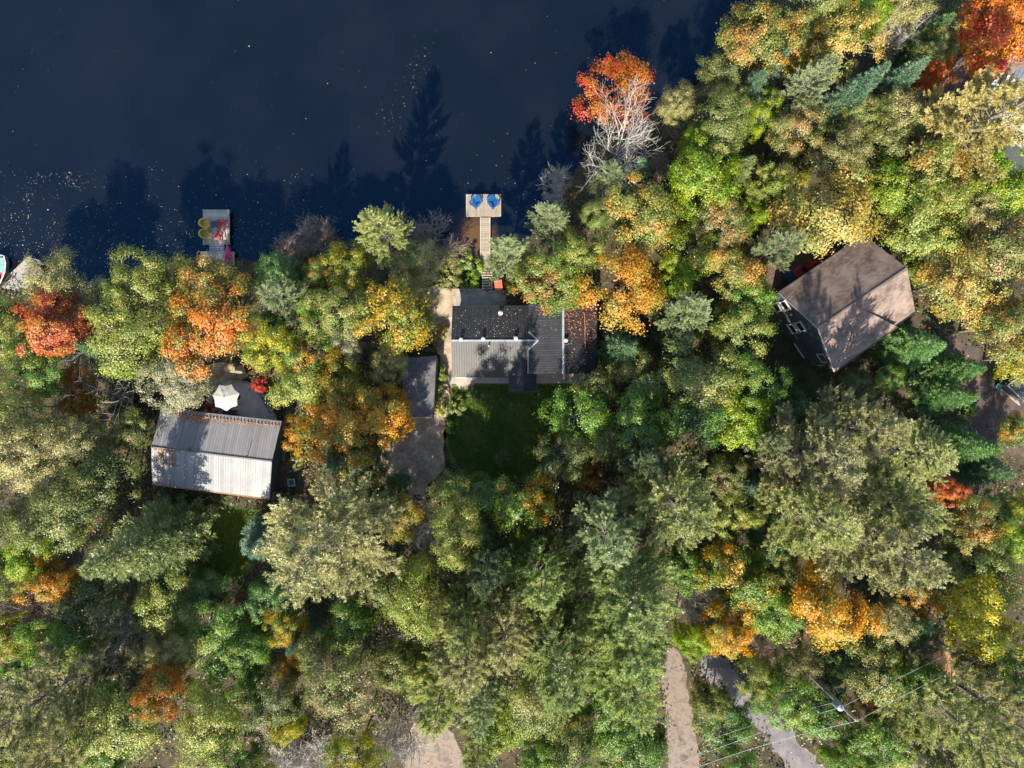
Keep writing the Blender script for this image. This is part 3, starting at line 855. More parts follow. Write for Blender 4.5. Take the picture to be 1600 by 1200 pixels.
MB().box((0, 0, -.12), (2.8, 1.2, .16)).build('frame', M['grey_wood'], lw)
posts(lw, [(-1.4, .5), (1.35, .5), (-1.4, -.5), (1.35, -.5)], M['grey_wood'], z0=-1.2, z1=-.02)

# dock at the left edge with its ladder
fd = empty('dock', at(38, 430, .5), math.radians(43))
tag(fd, 'grey wooden dock running off the left edge, with white ladder rails', 'dock', 'docks')
plank_row(fd, -.75, 1.45, -.95, .95, 0, M['grey_wood'], 16, seed=6)
MB().box((.35, 0, -.12), (2.1, 1.8, .16)).build('frame', M['grey_wood'], fd)
plank_row(fd, -4.6, -.80, -.58, .58, .03, M['grey_wood'], 26, seed=7)
MB().box((-2.7, 0, -.10), (3.7, 1.0, .16)).build('frame', M['grey_wood'], fd)
MB().box((-.78, 0, .06), (.09, 1.3, .05)).build('edge_strip', M['fresh_wood'], fd)
for s in (-.26, .26):
    MB().tube([(1.35, s, .02), (1.38, s, .55), (1.50, s, .72), (1.66, s, .62), (1.70, s, .2), (1.72, s, -.9)], .032, 8).build('ladder_rail', WT, fd)
for k in range(3): MB().tube([(1.71, -.26, .1 - .3 * k), (1.71, .26, .1 - .3 * k)], .025, 6).build('ladder_rung', WT, fd)
posts(fd, [(1.3, .85), (1.3, -.85), (-.6, .85), (-.6, -.85)], M['grey_wood'], z0=-1.6, z1=.1)

# ------------------------------------------------------------------ boat at the left edge
bt = empty('motor_boat', at(-6, 434, .05), math.radians(58))
tag(bt, 'white and grey open motor boat cut by the left edge beside the grey dock', 'boat')
def hull_ring(x, w, zb, zt): return [(x, -w, zt), (x, -w * .8, zb + .12), (x, 0, zb), (x, w * .8, zb + .12), (x, w, zt)]
rings = [(-2.2, .82, -.2, .5), (-1.2, .9, -.22, .52), (0, .92, -.22, .56), (1.0, .8, -.16, .62), (1.7, .5, -.02, .68), (2.15, .06, .3, .72)]
vs = []; fs = []
for r in rings: vs += hull_ring(*r)
for i in range(len(rings) - 1):
    for k in range(4): fs.append((i * 5 + k, i * 5 + k + 1, i * 5 + k + 6, i * 5 + k + 5))
fs.append((0, 1, 2, 3, 4))
mb = MB(); mb.v = vs; mb.f = fs; mb.build('hull', M['aluminium'], bt)
mb = MB()
for i in range(len(rings) - 1):
    x, w, zb, zt = rings[i]; x2, w2, zb2, zt2 = rings[i + 1]
    for s in (-1, 1):
        mb.hexa([(x, s * w - .05, zt), (x2, s * w2 - .05, zt2), (x2, s * w2 + .05, zt2), (x, s * w + .05, zt),
                 (x, s * w - .05, zt + .05), (x2, s * w2 - .05, zt2 + .05), (x2, s * w2 + .05, zt2 + .05), (x, s * w + .05, zt + .05)])
mb.build('gunwale', WT, bt)
MB().prism([(-2.1, -.7, .12), (.9, -.7, .12), (1.5, -.35, .14), (1.5, .35, .14), (.9, .7, .12), (-2.1, .7, .12)], .04).build('floor', M['maroon'], bt)
MB().prism([(.75, -.72, .56), (1.6, -.42, .62), (2.0, 0, .66), (1.6, .42, .62), (.75, .72, .56)], .05).build('foredeck', M['pale_teal'], bt)
for x in (-1.3, -.1):
    MB().box((x, 0, .36), (.42, 1.4, .10)).build('bench', M['pale_teal'], bt)
mb = MB(); mb.box((.62, .3, .72), (.06, .7, .35), tilt=-.2); mb.build('windscreen', M['dark_glass'], bt)
mb = MB(); mb.tube([(1.9, 0, .7), (1.9, 0, 1.15), (2.05, 0, 1.2)], .035, 6); mb.build('bow_rail', M['aluminium'], bt)

# ------------------------------------------------------------------ chairs
def deck_chair(m, label, loc, rz, group, cat='chair'):
    """slatted lake chair with fan back, wide arms, four legs; faces +y before turning"""
    t = empty('lounge_chair', loc, rz)
    tag(t, label, cat, group)
    mb = MB()
    for k in range(5): mb.box((0, .30 - k * .125, .36 - k * .035), (.54, .11, .03), tilt=.27)
    mb.build('seat', m, t)
    mb = MB()
    for k in range(5):
        a = (k - 2) * .05; x = (k - 2) * .115; hgt = .74 - .05 * abs(k - 2)
        p = [(x - .05, -.26, .24), (x + .05, -.26, .24), (x + .05, -.23, .24), (x - .05, -.23, .24)]
        y1 = -.26 - .45 * hgt; z1 = .24 + .9 * hgt; xx = x * 1.25
        q = [(xx - .055, y1, z1), (xx + .055, y1, z1), (xx + .055, y1 + .03, z1), (xx - .055, y1 + .03, z1)]
        mb.hexa(p + q)
    mb.build('backrest', m, t)
    for s in (-1, 1):
        MB().hexa([(s * .36 - .08, -.38, .56), (s * .36 + .08, -.38, .56), (s * .36 + .09, .36, .56), (s * .36 - .09, .36, .56),
                   (s * .36 - .08, -.38, .59), (s * .36 + .08, -.38, .59), (s * .36 + .09, .36, .59), (s * .36 - .09, .36, .59)]).build('armrest', m, t)
        MB().box((s * .32, .30, .28), (.045, .12, .56)).build('leg', m, t)
        MB().hexa([(s * .32 - .02, -.62, 0), (s * .32 + .02, -.62, 0), (s * .32 + .02, -.48, 0), (s * .32 - .02, -.48, 0),
                   (s * .32 - .02, -.30, .56), (s * .32 + .02, -.30, .56), (s * .32 + .02, -.18, .56), (s * .32 - .02, -.18, .56)]).build('leg', m, t)
    return t
zt = ZD + .02
gch = 'chairs on the docks'
deck_chair(M['blue_plastic'], 'blue slatted chair on the left half of the T shaped dock', at(743, 319, zt), math.radians(140), gch)
deck_chair(M['blue_plastic'], 'blue slatted chair on the right half of the T shaped dock', at(771.5, 319, zt), math.radians(-140), gch)
def bucket_chair(m, label, loc, rz, cushion=None):
    t = empty('tub_chair', loc, rz); tag(t, label, 'chair', gch)
    MB().prism([(-.27, -.25, .38), (.27, -.25, .38), (.30, .32, .40), (-.30, .32, .40)], .06).build('seat', cushion or m, t)
    n = 9; outer = []; inner = []
    mb = MB()
    for k in range(n):
        a = math.pi + math.pi * k / (n - 1)
        outer.append((.44 * math.cos(a), .40 * math.sin(a) - .02 + .0)); inner.append((.33 * math.cos(a), .29 * math.sin(a) - .02))
    top = lambda k: .66 + .22 * math.sin(math.pi * k / (n - 1))
    for k in range(n - 1):
        (ax1, ay1), (ax2, ay2) = outer[k], outer[k + 1]; (bx1, by1), (bx2, by2) = inner[k], inner[k + 1]
        mb.hexa([(ax1 * .85, ay1 * .85, .34), (ax2 * .85, ay2 * .85, .34), (bx2, by2, .34), (bx1, by1, .34),
                 (ax1, ay1, top(k)), (ax2, ay2, top(k + 1)), (bx2, by2, top(k + 1)), (bx1, by1, top(k))])
    mb.build('backrest', m, t)
    for s in (-1, 1):
        MB().box((s * .385, .18, .63), (.11, .40, .05)).build('armrest', m, t)
        MB().box((s * .33, .33, .30), (.06, .06, .60)).build('leg', m, t)
        MB().box((s * .30, -.27, .20), (.06, .06, .40)).build('leg', m, t)
bucket_chair(M['yellow_plastic'], 'upper yellow tub chair on the rectangular dock', at(324, 351, zt), math.radians(-72))
bucket_chair(M['yellow_plastic'], 'lower yellow tub chair on the rectangular dock', at(324, 367.5, zt), math.radians(-76))
deck_chair(M['red_plastic'], 'upper red chair on the rectangular dock, farther from the shore', at(348.5, 351, zt), math.radians(100), gch).scale = (.82, .82, .9)
deck_chair(M['red_plastic'], 'lower red chair on the rectangular dock, nearer the shore', at(344, 368.5, zt), math.radians(60), gch).scale = (.76, .76, .85)
def low_table(m, label, loc, rz, sx_, sy_, h=.42):
    t = empty('low_table', loc, rz); tag(t, label, 'table', 'dock tables')
    for k in range(4): MB().box((-sx_ / 2 + (k + .5) * sx_ / 4, 0, h), (sx_ / 4 - .012, sy_, .035)).build('slat', m, t)
    for a in (-1, 1):
        for b in (-1, 1): MB().box((a * (sx_ / 2 - .06), b * (sy_ / 2 - .06), h / 2 - .01), (.06, .06, h - .02)).build('leg', m, t)
low_table(M['dark_table'], 'dark square low table between yellow and red chairs', at(337.5, 352, zt), 0, .55, .52)
low_table(M['grey_wood'], 'small grey brown table beside the right blue chair', at(764, 314, zt), math.radians(-35), .34, .50, .40)

# pink kayak lying across the landing
ky = empty('kayak', at(357.5, 404, ZD + .05)); tag(ky, 'bright pink kayak with its tip showing beside the pale gangway', 'kayak')
ky.rotation_euler = (0, 0, math.radians(3))
vs = []; fs = []; S_ = 13; R_ = 10
for i in range(S_):
    t = i / (S_ - 1); x = -1.2 + 2.4 * t; w = .30 * (math.sin(math.pi * min(max(t, .004), .996)) ** .75) + .004; hgt = .14 * (math.sin(math.pi * min(max(t, .01), .99)) ** .4) + .01
    for k in range(R_):
        a = 2 * math.pi * k / R_; vs.append((w * math.cos(a), x, .15 + hgt * math.sin(a) + .10 * (2 * t - 1) ** 4))
for i in range(S_ - 1):
    for k in range(R_): fs.append((i * R_ + k, i * R_ + (k + 1) % R_, (i + 1) * R_ + (k + 1) % R_, (i + 1) * R_ + k))
mb = MB(); mb.v = vs; mb.f = fs; mb.build('hull', M['pink_plastic'], ky, smooth=True)
mb = MB()
for k in range(12):
    a, b = 2 * math.pi * k / 12, 2 * math.pi * (k + 1) / 12
    mb.hexa([(.15 * math.cos(a), .36 * math.sin(a) - .15, .28), (.15 * math.cos(b), .36 * math.sin(b) - .15, .28), (.19 * math.cos(b), .41 * math.sin(b) - .15, .28), (.19 * math.cos(a), .41 * math.sin(a) - .15, .28),
             (.15 * math.cos(a), .36 * math.sin(a) - .15, .33), (.15 * math.cos(b), .36 * math.sin(b) - .15, .33), (.19 * math.cos(b), .41 * math.sin(b) - .15, .32), (.19 * math.cos(a), .41 * math.sin(a) - .15, .32)])
mb.build('cockpit_rim', M['black_plastic'], ky)

# ------------------------------------------------------------------ umbrella terrace
tr_ = empty('terrace', at(375, 632, G))
tag(tr_, 'rounded pale concrete terrace with a white umbrella beside the white roofed cottage', 'terrace')
pts = [(322, 628), (330, 610), (352, 597), (380, 597), (400, 604), (414, 618), (422, 636), (432, 652), (430, 664), (405, 660), (360, 654), (318, 648)]
P = smooth_poly(pts, G + .18, .0, 0); P = [at(x, y, G + .18) for x, y in pts]
P = P[::-1] if sum((P[i].x * P[(i + 1) % len(P)].y - P[(i + 1) % len(P)].x * P[i].y) for i in range(len(P))) < 0 else P
MB().prism([p - tr_.location for p in P], .25).build('slab', M['terrace_paving'], tr_)
CLEAR.append([(p.x, p.y) for p in P])
# curved kerb of separate stones along the outer edge
arc = [(326, 617), (337, 605), (354, 597), (372, 595), (390, 599), (404, 607), (415, 619), (423, 634)]
AP = [at(x, y, G + .22) - tr_.location for x, y in arc]
for a_, b_ in zip(AP[:-1], AP[1:]):
    for k in range(2):
        p, q = a_.lerp(b_, k / 2 + .02), a_.lerp(b_, k / 2 + .48)
        MB().box(((p.x + q.x) / 2, (p.y + q.y) / 2, .2), ((q - p).length, .17, .26), rz=math.atan2(q.y - p.y, q.x - p.x)).build('kerb_stone', M['pale_concrete'], tr_)
um = empty('umbrella', at(371, 620, G + .18))
tag(um, 'white scalloped garden umbrella open on the round terrace', 'umbrella')
mb = MB(); n = 7; R0 = 1.15; zc_ = 2.55
vs = [(0, 0, zc_ + .35)]; fs = []
ring = []
for k in range(n):
    a = 2 * math.pi * (k + .3) / n; am = 2 * math.pi * (k + .8) / n
    ring.append((R0 * math.cos(a), R0 * math.sin(a), zc_ - .12)); ring.append((R0 * .82 * math.cos(am), R0 * .82 * math.sin(am), zc_ - .06))
vs += ring
mid = [(x * .5, y * .5, zc_ + .16) for x, y, z in ring]
vs += mid
m2 = len(ring)
for k in range(m2):
    j = (k + 1) % m2
    fs.append((0, 1 + m2 + k, 1 + m2 + j)); fs.append((1 + m2 + k, 1 + k, 1 + j, 1 + m2 + j))
mb.v = vs; mb.f = fs; cp = mb.build('canopy', M['canvas'], um)
cp.modifiers.new('thickness', 'SOLIDIFY').thickness = .012
MB().tube([(0, 0, 0), (0, 0, zc_ + .45)], .028, 8).build('pole', M['white_paint'], um)
MB().tube([(0, 0, 0), (0, 0, .07), (0, 0, .12)], [.26, .26, .08], 14).build('base', M['black_plastic'], um)
for k in range(n):
    a = 2 * math.pi * (k + .3) / n
    MB().tube([(0, 0, zc_ + .30), (R0 * .97 * math.cos(a), R0 * .97 * math.sin(a), zc_ - .125)], .012, 4).build('rib', M['white_paint'], um)
bn = empty('bench', at(362, 644, G + .18), math.radians(-6)); tag(bn, 'dark low bench against the eave of the white roofed cottage', 'bench')
for k in range(3): MB().box((0, -.16 + .16 * k, .44), (1.1, .145, .04)).build('slat', M['black_plastic'], bn)
for s in (-.48, .48):
    for t_ in (-.15, .15): MB().box((s, t_, .21), (.06, .06, .42)).build('leg', M['black_plastic'], bn)
# rail along the right of the terrace
rl = empty('handrail', at(419, 632, G + .18)); tag(rl, 'dark metal handrail curving along the right edge of the umbrella terrace', 'railing')
rp = [at(x, y, G + .18) - rl.location for x, y in ((408, 613), (415, 622), (421, 633), (427, 645))]
for p in rp: MB().tube([p, p + V3((0, 0, .95))], .025, 6).build('rail_post', M['black_plastic'], rl)
for h_ in (.5, .95): MB().tube([p + V3((0, 0, h_)) for p in rp], .03, 6).build('rail', M['black_plastic'], rl)
# bins and small things
def bin_(loc, label, m, lid):
    t = empty('bin', loc, .1); tag(t, label, 'bin')
    MB().hexa([(-.19, -.19, 0), (.19, -.19, 0), (.19, .19, 0), (-.19, .19, 0), (-.26, -.26, .8), (.26, -.26, .8), (.26, .26, .8), (-.26, .26, .8)]).build('body', m, t)
    mb = MB(); w = .27
    for x, y, a, b in ((0, w, .62, .08), (0, -w, .62, .08), (w, 0, .08, .46), (-w, 0, .08, .46)): mb.box((x, y, .83), (a, b, .06))
    mb.build('rim', lid, t)
    MB().box((0, 0, .80), (.42, .42, .03)).build('lid', m, t)
bin_(at(460, 752, G), 'square dark bin with a pale teal rim right of the white roof', M['black_plastic'], M['pale_teal'])
t = empty('garden_hose', at(441, 712, G)); tag(t, 'teal garden hose coil lying by the dark end wall', 'hose')
mb = MB()
mb.tube([(.22 * math.cos(a) * (1 + .02 * k), .28 * math.sin(a), .05 + .012 * k) for k, a in enumerate([i * .5 for i in range(28)])], .03, 6)
mb.build('coil', M['teal_plastic'], t)
MB().box((0.02, .0, .18), (.14, .14, .36)).build('holder', M['teal_plastic'], t)
# chairs on the raised deck of the shingled house
zdk = 3.02
def at_deck(px, py): return at(px, py, zdk + .3) - V3((0, 0, .3))
deck_chair(M['blue_plastic'], 'blue chair on the dark deck beside the brown shingled house', at_deck(1233, 430), math.radians(-60), 'chairs on the house deck')
deck_chair(M['red_plastic'], 'red chair right of the blue chair on the dark deck', at_deck(1247, 426), math.radians(-50), 'chairs on the house deck')
t = empty('barbecue', at_deck(1268, 414), math.radians(38)); tag(t, 'long covered maroon grill on the dark deck above the eave', 'grill')
mb = MB(); mb.tube([(-.75, 0, .78), (-.7, 0, .80), (.7, 0, .80), (.75, 0, .78)], [.12, .3, .3, .12], 10); mb.build('cover', M['maroon'], t)
MB().box((0, 0, .38), (1.2, .45, .72)).build('cabinet', M['maroon'], t)
# items by the shed
t = empty('barrel', at(1578, 584, G)); tag(t, 'blue barrel in the shade beside the small shed', 'barrel')
MB().tube([(0, 0, 0), (0, 0, .12), (0, 0, .45), (0, 0, .8), (0, 0, .9)], [.26, .29, .31, .29, .26], 14).build('drum', M['blue_plastic'], t)
MB().tube([(0, 0, .9), (0, 0, .93)], .2, 12).build('lid', M['white_paint'], t)
t = empty('planter', at(1557, 604, G)); tag(t, 'small pale teal pot on the brown driveway near the shed', 'planter')
MB().tube([(0, 0, 0), (0, 0, .3), (0, 0, .34), (0, 0, .30)], [.16, .24, .26, .2], 12).build('pot', M['pale_teal'], t)
t = empty('lumber_pile', at(1577, 612, G), math.radians(-42)); tag(t, 'pile of weathered grey boards along the wall of the shed', 'lumber')
rnd = random.Random(5)
for k in range(10):
    MB().box((rnd.uniform(-.25, .25), -.42 + .09 * k, .05 + .05 * (k % 3)), (2.2 + rnd.uniform(-.3, .3), .085 + .02 * (k % 2), .04), rz=rnd.uniform(-.03, .03)).build('board', M['grey_wood'] if k % 2 else M['brown_deck'], t)

# pile of shore rocks
rnd = random.Random(9)
def rock(loc, r, label, group):
    ico = [Vector(v) for v in ((0, 0, 1), (.9, 0, .45), (.28, .85, .45), (-.72, .53, .45), (-.72, -.53, .45), (.28, -.85, .45), (.72, .53, -.45), (-.28, .85, -.45), (-.9, 0, -.45), (-.28, -.85, -.45), (.72, -.53, -.45), (0, 0, -1))]
    v = [p * r * rnd.uniform(.75, 1.15) for p in ico]
    fs = [(0, 1, 2), (0, 2, 3), (0, 3, 4), (0, 4, 5), (0, 5, 1), (1, 6, 2), (2, 7, 3), (3, 8, 4), (4, 9, 5), (5, 10, 1), (6, 7, 2), (7, 8, 3), (8, 9, 4), (9, 10, 5), (10, 6, 1), (11, 7, 6), (11, 8, 7), (11, 9, 8), (11, 10, 9), (11, 6, 10)]
    mb = MB(); mb.v = [(p.x, p.y, p.z * .7) for p in v]; mb.f = fs
    o = mb.build('rock', M['stone']); o.location = loc; o.rotation_euler = (0, 0, rnd.uniform(0, 6)); tag(o, label, 'rock', group)
for k in range(26):
    a = rnd.uniform(0, 6.3); q = math.sqrt(rnd.random())
    rock(at(154 + 13 * q * math.cos(a), 442 + 9 * q * math.sin(a), .2) + V3((0, 0, rnd.uniform(.0, .2))), rnd.uniform(.12, .24), 'weathered grey stone in the shore rock pile right of the pale olive birch', 'rocks in the shore pile')

# ------------------------------------------------------------------ utility pole and wires
zp_ = 11.8
tp = at(1338, 1125, zp_)
up_ = empty('utility_pole', (tp.x, tp.y, G)); tag(up_, 'weathered wooden utility pole with a grey transformer near its top', 'utility pole')
hp = zp_ - G
MB().tube([(0, 0, -.3), (0, 0, hp * .5), (0, 0, hp)], [.17, .145, .11], 12).build('pole', M['pole_wood'], up_)
tf = MB().tube([(-.36, .12, hp - 2.5), (-.36, .12, hp - 2.45), (-.36, .12, hp - 1.65), (-.36, .12, hp - 1.58), (-.36, .12, hp - 1.5)], [.24, .27, .27, .24, .08], 16).build('transformer', M['pale_grey_metal'], up_, smooth=False)
MB().tube([(-.36, .12, hp - 1.5), (-.36, .12, hp - 1.25)], [.05, .03], 8).build('bushing', M['white_paint'], tf)
MB().box((-.15, .05, hp - 2.0), (.3, .08, .1)).build('bracket', M['aluminium'], up_)
MB().tube([(0, 0, hp), (0, 0, hp + .18)], [.07, .035], 8).build('insulator', M['white_paint'], up_)
MB().tube([(.02, .05, hp - 1.0), (.25, .22, hp - .95), (.33, .26, hp - .85)], [.03, .03, .05], 8).build('insulator', M['white_paint'], up_)
def wire(label, p, q, sag, r=.014, kind='power_line'):
    pts = [p.lerp(q, t) - V3((0, 0, sag * 4 * t * (1 - t))) for t in [i / 24 for i in range(25)]]
    pts = [x - p for x in pts]
    o = MB().tube(pts, r, 5).build(kind, M['wire']); o.location = p; tag(o, label, 'power line', 'overhead power lines')
Tp = V3((tp.x, tp.y, zp_ + .16)); Mp = V3((tp.x + .02, tp.y + .05, zp_ - 2.0))
wire('thin power line from the pole top to the lower left', Tp, at(1030, 1222, zp_ + .1), .55, .012)
wire('thin power line from the pole top to the upper right', Tp, at(1660, 978, zp_ + .1), .55, .012)
wire('neutral wire from the middle of the pole to the lower left', Mp, at(1010, 1215, zp_ - 2.0), .45, .011)
wire('neutral wire from the middle of the pole to the upper right', Mp, at(1680, 938, zp_ - 2.0), .45, .011)
wire('faint lower wire from the pole to the lower left', Mp - V3((0, 0, .8)), at(1040, 1183, zp_ - 2.9), .5, .008)
# ------------------------------------------------------------------ vegetation: crown and trunk meshes shared by alike trees
def unit(a): return a / np.maximum(np.linalg.norm(a, axis=-1, keepdims=True), 1e-9)

def leaf_quads(C, Nrm, size, asp, rg):
    n = len(C)
    t = unit(np.cross(Nrm, rg.normal(size=(n, 3)))); b = np.cross(Nrm, t)
    s = size[:, None]
    V = np.stack([C + t * s, C + b * s * asp + Nrm * s * .18, C - t * s, C - b * s * asp + Nrm * s * .18], 1).reshape(-1, 3)
    return V, np.arange(4 * n).reshape(n, 4)

def dome_dirs(n, zmin, rg):
    i = np.arange(n) + .5
    z = 1 - (1 - zmin) * i / n
    ph = i * 2.399963 + rg.uniform(0, 6.28)
    r = np.sqrt(np.maximum(0, 1 - z * z))
    return np.c_[r * np.cos(ph), r * np.sin(ph), z]

def limb_mesh(name, ends, th, rg, H0, trunk_r=.16, n=5):
    """trunk with limbs that reach the given points"""
    mb = MB()
    k = 6
    wob = np.cumsum(rg.normal(0, .05, (k, 2)), 0)
    T = [Vector((wob[i, 0] * (i > 0), wob[i, 1] * (i > 0), -.3 + (th + .3) * i / (k - 1))) for i in range(k)]
    mb.tube(T, [trunk_r * (1.25 if i == 0 else 1) * (1 - .6 * i / (k - 1)) for i in range(k)], 7)
    for e in ends:
        e = Vector(e)
        z0 = min(th * .97, max(th * .35, e.z - (.35 + .5 * rg.random()) * math.hypot(e.x, e.y)))
        f = (z0 + .3) / (th + .3) * (k - 1); i = min(k - 2, int(f)); p = T[i].lerp(T[i + 1], f - i)
        m1 = p.lerp(e, .45) + Vector((rg.normal(0, .1), rg.normal(0, .1), .15 * (e - p).length * rg.random()))
        r0 = trunk_r * (.42 if (e - p).length > 1.5 else .3)
        mb.tube([p, m1, e], [r0, r0 * .55, r0 * .16], 4, cap=False)
    me = mb.mesh(name); me.polygons.foreach_set('use_smooth', [True] * len(me.polygons))
    return me

def broadleaf(seed, R=3.2, Cz=2.9, zc=6.4, n=54, per=330, ls=.072, zmin=-.45, lump=.28, th=6.2, tr=.16):
    rg = np.random.default_rng(seed)
    # boughs: a few masses that reach out unevenly, each made of several clumps, with gaps between them
    nl = int(rg.integers(8, 12))
    lob = unit(dome_dirs(nl, max(zmin, -.25), rg) + rg.normal(0, .22, (nl, 3)))
    reach = rg.uniform(1 - lump * 1.5, 1 + lump * .55, nl)
    wl = rg.integers(0, nl, n)
    spread = np.where(rg.random(n) < .75, .30, .6)[:, None]
    d = unit(lob[wl] + rg.normal(0, 1, (n, 3)) * spread)
    d[:, 2] = np.maximum(d[:, 2], zmin); d = unit(d)
    rr = reach[wl] * rg.uniform(.70, 1.06, n)
    inner = rg.random(n) < .22; rr[inner] *= .55
    C = d * rr[:, None] * np.array([R, R, Cz]) + np.array([0, 0, zc])
    cr = R * rg.uniform(.15, .27, n)
    V = []; At = []; Cc = []; Nn = []
    for i in range(n):
        k = int(per * (cr[i] / (.215 * R)) ** 1.7)
        # the clump is a handful of sprays
        ns = 7
        sp = unit(rg.normal(size=(ns, 3)) + d[i] * .9 + [0, 0, .5]) * cr[i] * rg.uniform(.45, 1.0, (ns, 1)) * [1, 1, .75]
        w = rg.integers(0, ns, k)
        p = C[i] + sp[w] + rg.normal(0, .34, (k, 3)) * cr[i] * [1, 1, .55]
        nr = unit(unit(p - C[i]) * .60 + d[i] * .35 + np.array([0, 0, .50]) + rg.normal(0, .30, (k, 3)))
        Cc.append(p); Nn.append(nr)
        spr = rg.random(ns)
        At.append(np.c_[rg.random(k), .55 * rg.random() + .45 * spr[w], rg.random(k)])
    Cc = np.vstack(Cc); Nn = np.vstack(Nn); At = np.vstack(At)
    sz = ls * rg.uniform(.7, 1.35, len(Cc))
    V, F = leaf_quads(Cc, Nn, sz, .72, rg)
    crown = np_mesh('crown', V, F, At)
    pick = rg.permutation(n)[:22]
    trunk = limb_mesh('trunk', C[pick] * [.93, .93, 1] , th, rg, 10, tr)
    return crown, trunk

def blades(P, D, per, length, width, spread, rg, att):
    """needle tufts: per blades round each direction D"""
    n = len(P)
    d = np.repeat(D, per, 0); p = np.repeat(P, per, 0)
    d = unit(d + rg.normal(0, spread, (n * per, 3)))
    ln = np.repeat(length, per) * rg.uniform(.65, 1.15, n * per)
    side = unit(np.cross(d, rg.normal(size=d.shape))) * width
    V = np.stack([p - side, p + side, p + d * ln[:, None]], 1).reshape(-1, 3)
    F = np.arange(3 * n * per).reshape(-1, 3)
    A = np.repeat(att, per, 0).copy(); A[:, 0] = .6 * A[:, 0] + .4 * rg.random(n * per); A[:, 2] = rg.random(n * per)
    return V, F, A

def pine(seed, H0=20., R=4.0, z0=5.2, whorls=11, openness=0.):
    """whorls of limbs; every limb carries separate upturned finger-like sprays of needle tufts"""
    rg = np.random.default_rng(seed)
    P = []; D = []; A = []; Ln = []
    mb = MB()
    k = 8
    wob = np.cumsum(rg.normal(0, .07, (k, 2)), 0)
    T = [Vector((wob[i, 0] * (i > 0), wob[i, 1] * (i > 0), -.3 + (H0 - .2) * i / (k - 1))) for i in range(k)]
    mb.tube(T, [.27 * (1 - .9 * i / (k - 1)) + .015 for i in range(k)], 7)
    def trunk_at(z):
        f = max(0, min(k - 1.001, (z + .3) / (H0 - .2) * (k - 1))); i = int(f); return np.array(T[i].lerp(T[i + 1], f - i))
    def finger(p0, d, ln, tone):
        m = max(4, int(ln / .10)); g = np.linspace(.12, 1, m)[:, None]
        up = np.array([0, 0, 1.])
        pts = p0 + d * ln * g + up * .22 * ln * g ** 2
        pts = pts + rg.normal(0, .035, pts.shape)
        P.append(pts); D.append(unit(d * .9 + up * .45 + rg.normal(0, .25, (m, 3))))
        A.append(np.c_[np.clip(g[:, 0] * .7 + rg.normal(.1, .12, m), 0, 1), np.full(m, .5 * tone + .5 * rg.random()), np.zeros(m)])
        Ln.append(np.full(m, .29) * (1.15 - .45 * g[:, 0]))
    for w in range(whorls):
        t = (w + rg.uniform(-.25, .25)) / (whorls - 1); t = min(max(t, 0), 1)
        z = z0 + (H0 - z0 - .5) * t
        nb = rg.integers(5, 7)
        L0 = R * (1.08 - .86 * t ** 1.4) * (.85 + .15 * min(1, t * 5))
        ph0 = rg.uniform(0, 6.28)
        for b in range(nb):
            if rg.random() < openness * (1 - t): continue
            ph = ph0 + 6.283 * b / nb + rg.normal(0, .2)
            L = L0 * rg.uniform(.62, 1.12)
            el = -.05 + .85 * t ** 1.3 + rg.normal(0, .09)
            h = np.array([math.cos(ph), math.sin(ph), 0]); q = np.array([-math.sin(ph), math.cos(ph), 0])
            o = trunk_at(z); s = np.linspace(0, 1, 7)
            path = o + h * (L * s * math.cos(el))[:, None] + np.array([0, 0, 1]) * (L * (s * math.sin(el) + .22 * s ** 2.2))[:, None] + q * (L * .12 * rg.normal() * s ** 2)[:, None]
            mb.tube([Vector(x) for x in path], [.055 * (1 - .85 * x) * (L / R) + .010 for x in s], 4, cap=False)
            tone = rg.random()
            nf = max(4, int(5.2 * L)); fl = min(1.15, .40 * L + .30)
            for j in range(nf):
                u = .34 + .64 * (j + .6 * rg.random()) / nf
                f = u * 6; i = min(5, int(f)); p0 = path[i] + (path[i + 1] - path[i]) * (f - i)
                side = 1 if j % 2 else -1
                sd = unit(h * rg.uniform(.7, 1.1) + q * side * rg.uniform(.45, .95) + np.array([0, 0, rg.uniform(.05, .45)]))
                finger(p0, sd, fl * rg.uniform(.7, 1.15) * (1.1 - .35 * u), tone)
            finger(path[-2], unit(path[-1] - path[-2] + np.array([0, 0, .03])), fl * rg.uniform(.9, 1.2), tone)
            for j in range(2 if L > 1.2 else 0):
                f = rg.uniform(3, 5.5); i = int(f); p0 = path[i] + (path[i + 1] - path[i]) * (f - i)
                finger(p0, unit(h * .6 + q * rg.normal(0, .3) + np.array([0, 0, .9])), fl * .7, tone)
    P = np.vstack(P); D = np.vstack(D); A = np.vstack(A); Ln = np.concatenate(Ln)
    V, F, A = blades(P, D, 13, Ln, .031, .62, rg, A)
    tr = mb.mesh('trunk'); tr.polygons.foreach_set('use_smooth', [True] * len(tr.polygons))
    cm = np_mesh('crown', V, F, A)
    return cm, tr

